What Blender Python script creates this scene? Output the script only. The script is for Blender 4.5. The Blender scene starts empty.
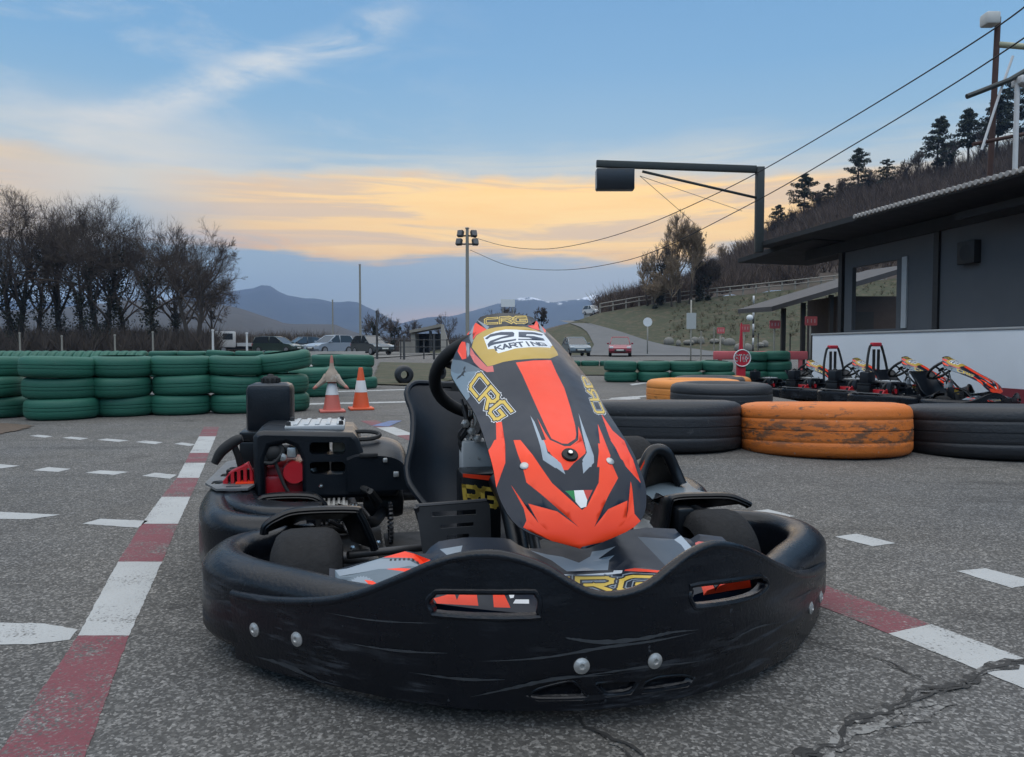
import bpy, bmesh, math, random
from mathutils import Vector, Matrix, noise as mn
from mathutils.geometry import delaunay_2d_cdt
R = math.radians
scene = bpy.context.scene
COL = scene.collection
random.seed(7)

# ------------------------------------------------------------------ materials
MATS = {}
def new_mat(name):
    m = bpy.data.materials.new(name); m.use_nodes = True
    nt = m.node_tree
    b = nt.nodes['Principled BSDF']
    return m, nt, b
class NT:
    """small node-expression helper"""
    def __init__(s, nt): s.nt = nt
    def n(s, t, **k):
        x = s.nt.nodes.new(t)
        for a, v in k.items(): setattr(x, a, v)
        return x
    def put(s, sock, v):
        if hasattr(v, 'is_output'): s.nt.links.new(v, sock)
        else: sock.default_value = v
    def m(s, op, a, b=None, c=None, clamp=False):
        x = s.n('ShaderNodeMath', operation=op); x.use_clamp = clamp
        s.put(x.inputs[0], a)
        if b is not None: s.put(x.inputs[1], b)
        if c is not None: s.put(x.inputs[2], c)
        return x.outputs[0]
    def ss(s, v, lo, hi):
        x = s.n('ShaderNodeMapRange', interpolation_type='SMOOTHSTEP')
        s.put(x.inputs[0], v); x.inputs[1].default_value = lo; x.inputs[2].default_value = hi
        return x.outputs[0]
    def mix(s, f, a, b):
        x = s.n('ShaderNodeMix', data_type='RGBA')
        s.put(x.inputs[0], f)
        for i, v in ((6, a), (7, b)):
            if isinstance(v, tuple): v = tuple(v) + (1,) * (4 - len(v))
            s.put(x.inputs[i], v)
        return x.outputs[2]
    def noise(s, vec, scale, detail=3, rough=.5, dist=0, col=False):
        x = s.n('ShaderNodeTexNoise'); s.put(x.inputs['Vector'], vec)
        x.inputs['Scale'].default_value = scale; x.inputs['Detail'].default_value = detail
        x.inputs['Roughness'].default_value = rough; x.inputs['Distortion'].default_value = dist
        return x.outputs['Color' if col else 'Fac']
    def vor(s, vec, scale, out='Distance'):
        x = s.n('ShaderNodeTexVoronoi'); s.put(x.inputs['Vector'], vec); x.inputs['Scale'].default_value = scale
        return x.outputs[out]
    def scale(s, vec, sc, rot=(0, 0, 0), loc=(0, 0, 0)):
        x = s.n('ShaderNodeMapping'); s.put(x.inputs[0], vec)
        x.inputs['Scale'].default_value = sc; x.inputs['Rotation'].default_value = rot; x.inputs['Location'].default_value = loc
        return x.outputs[0]
    def obj(s): return s.n('ShaderNodeTexCoord').outputs['Object']
    def pos(s): return s.n('ShaderNodeNewGeometry').outputs['Position']
    def bump(s, h, st, dist=.01):
        x = s.n('ShaderNodeBump'); s.put(x.inputs['Height'], h); x.inputs['Strength'].default_value = st; x.inputs['Distance'].default_value = dist
        return x.outputs[0]
def mat(name, c, rough=.6, metal=0, spec=.5, var=.12, vscale=8, bump=0, bscale=60, c2=None, c2amt=.5, c2scale=6, coat=0, stretch=(1, 1, 1), wpos=False):
    """base colour with mild tonal variation, optional second (wear) colour in patches, optional bump"""
    if name in MATS: return MATS[name]
    m, nt, b = new_mat(name); N = NT(nt)
    v = N.pos() if wpos else N.obj()
    if stretch != (1, 1, 1): v = N.scale(v, stretch)
    nz = N.noise(v, vscale, 4, .6)
    lo = tuple(max(0, x * (1 - var)) for x in c); hi = tuple(min(1, x * (1 + var)) for x in c)
    col = N.mix(nz, lo, hi)
    if c2:
        f = N.ss(N.noise(v, c2scale, 6, .65), 1 - c2amt - .08, 1 - c2amt + .08)
        col = N.mix(f, col, c2)
    nt.links.new(col, b.inputs['Base Color'])
    N.put(b.inputs['Roughness'], N.m('MULTIPLY_ADD', N.noise(v, vscale * 2.3, 3), .25, rough - .125, clamp=True))
    b.inputs['Metallic'].default_value = metal
    b.inputs['Specular IOR Level'].default_value = spec
    b.inputs['Coat Weight'].default_value = coat
    if bump: nt.links.new(N.bump(N.noise(v, bscale, 4, .6), bump), b.inputs['Normal'])
    MATS[name] = m
    return m

# ------------------------------------------------------------------ mesh builder
class G:
    def __init__(s): s.v = []; s.f = []; s.m = []; s.sm = []
    def add(s, vs, fs, mi=0, smooth=True):
        o = len(s.v); s.v += [tuple(p) for p in vs]
        for f in fs: s.f.append([i + o for i in f]); s.m.append(mi); s.sm.append(smooth)
    def build(s, name, mats, parent=None, loc=None, recalc=True, angle=40, data=None):
        me = bpy.data.meshes.new(name)
        me.from_pydata(s.v, [], s.f)
        if not isinstance(mats, (list, tuple)): mats = [mats]
        for m in mats: me.materials.append(m)
        me.polygons.foreach_set('material_index', s.m)
        me.polygons.foreach_set('use_smooth', s.sm)
        me.update()
        if recalc or angle:
            bm = bmesh.new(); bm.from_mesh(me)
            if recalc: bmesh.ops.recalc_face_normals(bm, faces=bm.faces)
            if angle:
                ca = R(angle)
                for e in bm.edges:
                    if len(e.link_faces) == 2 and e.calc_face_angle(0) > ca: e.smooth = False
            bm.to_mesh(me); bm.free()
        o = bpy.data.objects.new(name, me); COL.objects.link(o)
        if parent: o.parent = parent
        if loc: o.location = loc
        return o
    def grid(s, rows, mi=0, close_u=False, close_v=False, smooth=True, flip=False):
        n, k = len(rows), len(rows[0]); vs = [p for r in rows for p in r]; fs = []
        for i in range(n if close_u else n - 1):
            for j in range(k if close_v else k - 1):
                a, b, c, d = i * k + j, i * k + (j + 1) % k, ((i + 1) % n) * k + (j + 1) % k, ((i + 1) % n) * k + j
                fs.append((a, d, c, b) if flip else (a, b, c, d))
        s.add(vs, fs, mi, smooth)
    def ngon(s, pts, mi=0): s.add(pts, [list(range(len(pts)))], mi, False)
    def box(s, x0, x1, y0, y1, z0, z1, mi=0, M=None, bev=0):
        if bev:
            bm = bmesh.new(); r = bmesh.ops.create_cube(bm, size=1)
            for v in bm.verts: v.co = Vector(((x0 + x1) / 2 + v.co.x * (x1 - x0), (y0 + y1) / 2 + v.co.y * (y1 - y0), (z0 + z1) / 2 + v.co.z * (z1 - z0)))
            bmesh.ops.bevel(bm, geom=bm.edges[:], offset=bev, segments=2, profile=.5, affect='EDGES')
            bm.verts.index_update()
            vs = [v.co.copy() for v in bm.verts]; fs = [[v.index for v in f.verts] for f in bm.faces]; bm.free()
        else:
            vs = [Vector(p) for p in ((x0, y0, z0), (x1, y0, z0), (x1, y1, z0), (x0, y1, z0), (x0, y0, z1), (x1, y0, z1), (x1, y1, z1), (x0, y1, z1))]
            fs = [(0, 3, 2, 1), (4, 5, 6, 7), (0, 1, 5, 4), (1, 2, 6, 5), (2, 3, 7, 6), (3, 0, 4, 7)]
        if M is not None: vs = [M @ v for v in vs]
        s.add(vs, fs, mi, bool(bev))
    def tube(s, path, r, mi=0, n=8, caps=True, closed=False):
        path = [Vector(p) for p in path]; k = len(path)
        rs = r if isinstance(r, (list, tuple)) else [r] * k
        rows = []; prev = None
        for i in range(k):
            if closed: t = (path[(i + 1) % k] - path[i - 1])
            else: t = path[min(i + 1, k - 1)] - path[max(i - 1, 0)]
            if t.length < 1e-9: t = Vector((0, 0, 1))
            t.normalize()
            if prev is None:
                ax = Vector((0, 0, 1)) if abs(t.z) < .9 else Vector((1, 0, 0))
                x = t.cross(ax).normalized()
            else:
                x = prev - t * prev.dot(t)
                x = x.normalized() if x.length > 1e-6 else t.orthogonal().normalized()
            prev = x; y = t.cross(x)
            rows.append([path[i] + (x * math.cos(2 * math.pi * j / n) + y * math.sin(2 * math.pi * j / n)) * rs[i] for j in range(n)])
        s.grid(rows, mi, close_u=closed, close_v=True)
        if caps and not closed:
            o = len(s.v) - k * n
            s.f.append([o + j for j in range(n)][::-1]); s.m.append(mi); s.sm.append(False)
            s.f.append([o + (k - 1) * n + j for j in range(n)]); s.m.append(mi); s.sm.append(False)
    def lathe(s, prof, n=32, mi=0, M=None, closed=False, a0=0):
        """prof: (r,z); axis z"""
        rows = []
        for j in range(n):
            a = 2 * math.pi * j / n + a0; c, q = math.cos(a), math.sin(a)
            row = [Vector((r * c, r * q, z)) for r, z in prof]
            if M is not None: row = [M @ p for p in row]
            rows.append(row)
        s.grid(rows, mi, close_u=True, close_v=closed)
    def ell(s, c, r, mi=0, n=14, m=10, M=None):
        rows = []
        for i in range(m + 1):
            t = math.pi * i / m
            rows.append([Vector((c[0] + r[0] * math.sin(t) * math.cos(2 * math.pi * j / n), c[1] + r[1] * math.sin(t) * math.sin(2 * math.pi * j / n), c[2] + r[2] * math.cos(t))) for j in range(n)])
        if M is not None: rows = [[M @ p for p in r_] for r_ in rows]
        s.grid(rows, mi, close_v=True)
    def sweep(s, path, prof, mi=0, closed_prof=True, caps=True, up=Vector((0, 0, 1)), closed=False):
        """prof points (n,z): n sideways (right of travel), z up"""
        path = [Vector(p) for p in path]; k = len(path); rows = []
        for i in range(k):
            if closed: t = path[(i + 1) % k] - path[i - 1]
            else: t = path[min(i + 1, k - 1)] - path[max(i - 1, 0)]
            x = t.cross(up).normalized()
            pr = prof(i / (k - 1)) if callable(prof) else prof
            rows.append([path[i] + x * a + up * b for a, b in pr])
        s.grid(rows, mi, close_v=closed_prof, close_u=closed)
        if caps and closed_prof and not closed:
            s.ngon(rows[0][::-1], mi); s.ngon(rows[-1], mi)
    def plate(s, outline, holes, fr, th, mi=0, chamfer=0, extra=None):
        """flat plate with holes; fr(u,v,w)->3D; w along thickness 0..th"""
        def walls(P, w0, w1):
            k = len(P); vs = [fr(u, v, w0) for u, v in P] + [fr(u, v, w1) for u, v in P]
            s.add(vs, [(i, (i + 1) % k, k + (i + 1) % k, k + i) for i in range(k)], mi, True)
        front = outline
        if chamfer:
            front = inset(outline, chamfer); mid = inset(outline, chamfer * .3)
            k = len(outline)
            rows = [[fr(u, v, 0) for u, v in front], [fr(u, v, chamfer * .3) for u, v in mid], [fr(u, v, chamfer) for u, v in outline]]
            s.grid(rows, mi, close_v=True)
        walls(outline, chamfer, th)
        for w, o in ((0, front), (th, outline)):
            vs, tr = cdt([o], holes)
            s.add([fr(u, v, w) for u, v in vs], tr, mi, True)
        for h in holes: walls(h, 0, th)
def inset(P, d):
    k = len(P); out = []; A = sum(P[i][0] * P[(i + 1) % k][1] - P[(i + 1) % k][0] * P[i][1] for i in range(k))
    sg = 1 if A > 0 else -1
    for i in range(k):
        p, q, r = Vector(P[i - 1]), Vector(P[i]), Vector(P[(i + 1) % k])
        a = (q - p); b = (r - q)
        if a.length < 1e-9 or b.length < 1e-9: out.append(tuple(q)); continue
        a.normalize(); b.normalize()
        n = Vector((-a.y, a.x)) + Vector((-b.y, b.x)); 
        if n.length < 1e-6: out.append(tuple(q)); continue
        n.normalize(); c = max(.4, n.dot(Vector((-a.y, a.x))))
        out.append(tuple(q + n * (sg * d / c)))
    return out
def pip(x, y, P):
    r = False; k = len(P); j = k - 1
    for i in range(k):
        xi, yi = P[i]; xj, yj = P[j]
        if (yi > y) != (yj > y) and x < (xj - xi) * (y - yi) / (yj - yi) + xi: r = not r
        j = i
    return r
def cdt(outs, holes, pts=()):
    vs = []; es = []
    for P in list(outs) + list(holes):
        o = len(vs); k = len(P); vs += [Vector(p) for p in P]; es += [(o + i, o + (i + 1) % k) for i in range(k)]
    vs += [Vector(p) for p in pts]
    V, E, F, *_ = delaunay_2d_cdt(vs, es, [], 0, 1e-7)
    tr = []
    for f in F:
        cx = sum(V[i].x for i in f) / len(f); cy = sum(V[i].y for i in f) / len(f)
        if any(pip(cx, cy, P) for P in outs) and not any(pip(cx, cy, P) for P in holes): tr.append(list(f))
    return [(v.x, v.y) for v in V], tr
def stroke_font():
    C = [[(1, 1), (.15, 1), (0, .85), (0, .15), (.15, 0), (1, 0)]]
    return {
    'C': C, 'R': [[(0, 0), (0, 1), (.82, 1), (1, .85), (1, .6), (.82, .45), (.25, .45)], [(.5, .45), (1, 0)]],
    'G': [[(1, 1), (.15, 1), (0, .85), (0, .15), (.15, 0), (.85, 0), (1, .15), (1, .5), (.5, .5)]],
    'K': [[(0, 0), (0, 1)], [(0, .45), (.95, 1)], [(.25, .58), (1, 0)]], 'A': [[(0, 0), (.5, 1), (1, 0)], [(.2, .35), (.8, .35)]],
    'T': [[(0, 1), (1, 1)], [(.5, 1), (.5, 0)]], 'I': [[(.5, 0), (.5, 1)]], 'N': [[(0, 0), (0, 1), (1, 0), (1, 1)]],
    'S': [[(1, .9), (.85, 1), (.15, 1), (0, .85), (0, .62), (.15, .52), (.85, .48), (1, .38), (1, .15), (.85, 0), (.15, 0), (0, .1)]],
    'O': [[(.15, 0), (0, .15), (0, .85), (.15, 1), (.85, 1), (1, .85), (1, .15), (.85, 0), (.15, 0)]],
    'P': [[(0, 0), (0, 1), (.82, 1), (1, .85), (1, .6), (.82, .45), (0, .45)]],
    'L': [[(0, 1), (0, 0), (1, 0)]]}
FONT = stroke_font()
def strokes(text, hw, gap=.35, asp=.8):
    """list of quads in text space: x 0..1 over the whole word, y 0..1"""
    n = len(text); W = n * asp + (n - 1) * gap * asp; out = []
    for i, ch in enumerate(text):
        x0 = i * asp * (1 + gap)
        for pl in FONT[ch]:
            q = [Vector((x0 + px * asp, py)) for px, py in pl]
            for a, b in zip(q, q[1:]):
                d = (b - a).normalized(); nrm = Vector((-d.y, d.x)) * hw; e = d * hw
                out.append([((p.x) / W, p.y) for p in (a - e - nrm, b + e - nrm, b + e + nrm, a - e + nrm)])
    return out
def warp(strip, q):
    n = len(strip) - 1; out = []
    for x, y in q:
        f = x * n; i = max(0, min(n - 1, int(math.floor(f)))); k = f - i
        b = [strip[i][0][c] + (strip[i + 1][0][c] - strip[i][0][c]) * k for c in (0, 1)]
        t = [strip[i][1][c] + (strip[i + 1][1][c] - strip[i][1][c]) * k for c in (0, 1)]
        out.append((b[0] + (t[0] - b[0]) * y, b[1] + (t[1] - b[1]) * y))
    return out
def painted(boundary, layers, pts, fn, base, order):
    """one surface, many colours: constrained triangulation of all outlines; fn(u,v)->3D. returns verts, tris, material ids"""
    vs = []; es = []
    for P in [boundary] + [p for _, p in layers]:
        o = len(vs); k = len(P); vs += [Vector((min(max(x, LIM[0]), LIM[1]), min(max(y, LIM[2]), LIM[3]))) for x, y in P]; es += [(o + i, o + (i + 1) % k) for i in range(k)]
    vs += [Vector(p) for p in pts]
    V, E, F, *_ = delaunay_2d_cdt(vs, es, [], 0, 1e-5)
    bb = [(min(p[0] for p in P), max(p[0] for p in P), min(p[1] for p in P), max(p[1] for p in P)) for _, P in layers]
    tr = []; mi = []
    for f in F:
        cx = sum(V[i].x for i in f) / len(f); cy = sum(V[i].y for i in f) / len(f)
        c = base
        for k in range(len(layers) - 1, -1, -1):
            b = bb[k]
            if b[0] <= cx <= b[1] and b[2] <= cy <= b[3] and pip(cx, cy, layers[k][1]): c = layers[k][0]; break
        tr.append(list(f)); mi.append(order.index(c))
    return [fn(v.x, v.y) for v in V], tr, mi
LIM = (0, 1, -1, 1)
def interp(x, xs, ys):
    if x <= xs[0]: return ys[0]
    for i in range(1, len(xs)):
        if x <= xs[i]: return ys[i - 1] + (ys[i] - ys[i - 1]) * (x - xs[i - 1]) / (xs[i] - xs[i - 1])
    return ys[-1]
def smooth_path(P, n=6, closed=False):
    P = [Vector(p) for p in P]; k = len(P); out = []
    for i in range(k if closed else k - 1):
        if closed: a, b, c, d = P[i - 1], P[i], P[(i + 1) % k], P[(i + 2) % k]
        else: b, c = P[i], P[i + 1]; a = P[i - 1] if i else b * 2 - c; d = P[i + 2] if i + 2 < k else c * 2 - b
        for j in range(n):
            t = j / n; out.append(.5 * ((2 * b) + (c - a) * t + (2 * a - 5 * b + 4 * c - d) * t * t + (3 * b - a - 3 * c + d) * t ** 3))
    if not closed: out.append(P[-1])
    return out
def rrect(w, h, r, n=4, cx=0, cy=0):
    out = []
    for sx, sy, a in ((1, 1, 0), (-1, 1, 90), (-1, -1, 180), (1, -1, 270)):
        for j in range(n + 1):
            t = R(a + 90 * j / n); out.append((cx + sx * (w / 2 - r) + r * math.cos(t), cy + sy * (h / 2 - r) + r * math.sin(t)))
    return out
# ------------------------------------------------------------------ objects
def tag(o, label=None, cat=None, group=None, kind=None):
    if label: o['label'] = label
    if cat: o['category'] = cat
    if group: o['group'] = group
    if kind: o['kind'] = kind
    return o
def thing(name, label, cat, loc=(0, 0, 0), rz=0, group=None):
    o = bpy.data.objects.new(name, None); COL.objects.link(o)
    o.location = loc; o.rotation_euler = (0, 0, rz); o.empty_display_size = .1
    return tag(o, label, cat, group)
def struct(g, name, m, **k): return tag(g.build(name, m, **k), kind='structure')
def copy_tree(o, parent=None):
    c = o.copy(); COL.objects.link(c)
    if parent: c.parent = parent
    for ch in list(o.children): copy_tree(ch, c)
    return c
# camera frame (used to lay things out at measured distances from the photographer)
F_PX = 750.0; PITCH = math.atan(31.5 / F_PX); CAMZ = .6
def at(px, py, d):
    """world point seen at pixel px,py and lying at depth y = d"""
    c, s_ = math.cos(PITCH), math.sin(PITCH)
    x = (px - 512) / F_PX; y = (378.5 - py) / F_PX
    r = Vector((x, c + y * s_, -s_ + y * c)); t = d / r.y
    return Vector((0, 0, CAMZ)) + r * t
def gp(px, py, z=0):
    c, s_ = math.cos(PITCH), math.sin(PITCH)
    x = (px - 512) / F_PX; y = (378.5 - py) / F_PX
    r = Vector((x, c + y * s_, -s_ + y * c)); t = (z - CAMZ) / r.z
    return Vector((0, 0, CAMZ)) + r * t
ORD = ['first', 'second', 'third', 'fourth', 'fifth', 'sixth', 'seventh', 'eighth', 'ninth', 'tenth', 'eleventh', 'twelfth', 'thirteenth', 'fourteenth', 'fifteenth', 'sixteenth', 'seventeenth', 'eighteenth', 'nineteenth', 'twentieth']
# ================================================================== the go-kart
PROF = [(0.735, 0.687, 0.399, -0.917, 0.069, 0.012), (0.7256, 0.6829, 0.398, -0.917, 0.0768, 0.0177), (0.7163, 0.6789, 0.398, -0.918, 0.085, 0.0235), (0.707, 0.6748, 0.398, -0.918, 0.0932, 0.0295), (0.6976, 0.6708, 0.399, -0.917, 0.1014, 0.0354), (0.6883, 0.6667, 0.403, -0.915, 0.1094, 0.0411), (0.6789, 0.6625, 0.408, -0.913, 0.1169, 0.0465), (0.6695, 0.6583, 0.415, -0.91, 0.1239, 0.0516), (0.6601, 0.6539, 0.424, -0.906, 0.13, 0.056), (0.6508, 0.6495, 0.432, -0.902, 0.1355, 0.06), (0.6415, 0.6451, 0.439, -0.899, 0.1405, 0.0639), (0.6323, 0.6405, 0.444, -0.896, 0.145, 0.0674), (0.623, 0.6359, 0.447, -0.895, 0.149, 0.0706), (0.6135, 0.6312, 0.447, -0.895, 0.1525, 0.0734), (0.6037, 0.6262, 0.445, -0.896, 0.1555, 0.0755), (0.5934, 0.6212, 0.44, -0.898, 0.158, 0.0771), (0.5826, 0.6159, 0.434, -0.901, 0.16, 0.078), (0.5714, 0.6105, 0.428, -0.904, 0.1613, 0.0781), (0.5597, 0.6051, 0.423, -0.906, 0.1619, 0.0774), (0.5477, 0.5995, 0.422, -0.906, 0.1618, 0.0761), (0.5352, 0.5937, 0.425, -0.905, 0.1613, 0.0742), (0.5223, 0.5875, 0.433, -0.902, 0.1605, 0.072), (0.5089, 0.581, 0.443, -0.896, 0.1594, 0.0695), (0.495, 0.574, 0.456, -0.89, 0.1582, 0.0668), (0.4804, 0.5664, 0.471, -0.882, 0.157, 0.064), (0.465, 0.558, 0.485, -0.875, 0.1556, 0.0609), (0.4488, 0.5489, 0.495, -0.869, 0.1538, 0.0571), (0.432, 0.5392, 0.501, -0.865, 0.1517, 0.0529), (0.4148, 0.5292, 0.502, -0.865, 0.1494, 0.0485), (0.3975, 0.5192, 0.498, -0.867, 0.1472, 0.0442), (0.3804, 0.5094, 0.489, -0.872, 0.1451, 0.0402), (0.3636, 0.5002, 0.476, -0.88, 0.1433, 0.0367), (0.3473, 0.4915, 0.458, -0.889, 0.142, 0.034), (0.3312, 0.4835, 0.438, -0.899, 0.1411, 0.0321), (0.3154, 0.476, 0.421, -0.907, 0.1406, 0.0306), (0.2998, 0.4689, 0.409, -0.913, 0.1403, 0.0297), (0.2846, 0.4622, 0.402, -0.916, 0.1401, 0.0291), (0.2699, 0.4558, 0.4, -0.916, 0.1401, 0.0287), (0.2559, 0.4496, 0.404, -0.915, 0.1401, 0.0284), (0.2429, 0.4438, 0.411, -0.911, 0.1401, 0.0283), (0.2309, 0.4384, 0.418, -0.908, 0.14, 0.028), (0.2201, 0.4334, 0.422, -0.907, 0.1398, 0.0278), (0.2105, 0.4288, 0.425, -0.905, 0.1397, 0.0279), (0.2017, 0.4247, 0.434, -0.901, 0.1396, 0.0282), (0.1937, 0.4208, 0.455, -0.891, 0.1396, 0.0286), (0.1862, 0.4168, 0.489, -0.872, 0.1395, 0.0289), (0.179, 0.4126, 0.535, -0.845, 0.1394, 0.0291), (0.172, 0.4078, 0.584, -0.811, 0.1392, 0.0292), (0.165, 0.4024, 0.633, -0.774, 0.139, 0.029), (0.158, 0.3964, 0.677, -0.736, 0.1389, 0.0286), (0.1511, 0.3897, 0.713, -0.701, 0.1391, 0.028), (0.1445, 0.3826, 0.743, -0.669, 0.1393, 0.0273), (0.138, 0.3751, 0.766, -0.642, 0.1395, 0.0264), (0.1319, 0.3675, 0.784, -0.621, 0.1394, 0.0255), (0.126, 0.3599, 0.798, -0.602, 0.1389, 0.0244), (0.1205, 0.3524, 0.811, -0.585, 0.1378, 0.0233), (0.1153, 0.3451, 0.825, -0.566, 0.136, 0.022), (0.1104, 0.3378, 0.84, -0.542, 0.1338, 0.0205), (0.1059, 0.3306, 0.857, -0.515, 0.1315, 0.0188), (0.1018, 0.3234, 0.872, -0.49, 0.1289, 0.0169), (0.0979, 0.3163, 0.884, -0.468, 0.1258, 0.0149), (0.0943, 0.3094, 0.893, -0.45, 0.1218, 0.0129), (0.091, 0.3027, 0.9, -0.436, 0.1169, 0.011), (0.088, 0.2963, 0.906, -0.424, 0.1107, 0.0094), (0.0853, 0.2904, 0.912, -0.409, 0.103, 0.008), (0.0829, 0.2848, 0.922, -0.388, 0.0935, 0.0069), (0.0808, 0.2797, 0.933, -0.36, 0.0822, 0.0061), (0.0791, 0.275, 0.943, -0.332, 0.0695, 0.0055), (0.0775, 0.2705, 0.951, -0.311, 0.0559, 0.0049), (0.0762, 0.2661, 0.954, -0.299, 0.0417, 0.0045), (0.0748, 0.2618, 0.954, -0.299, 0.0274, 0.004), (0.0734, 0.2574, 0.953, -0.304, 0.0134, 0.0036), (0.072, 0.253, 0.952, -0.307, 0.0, 0.003)]
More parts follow.
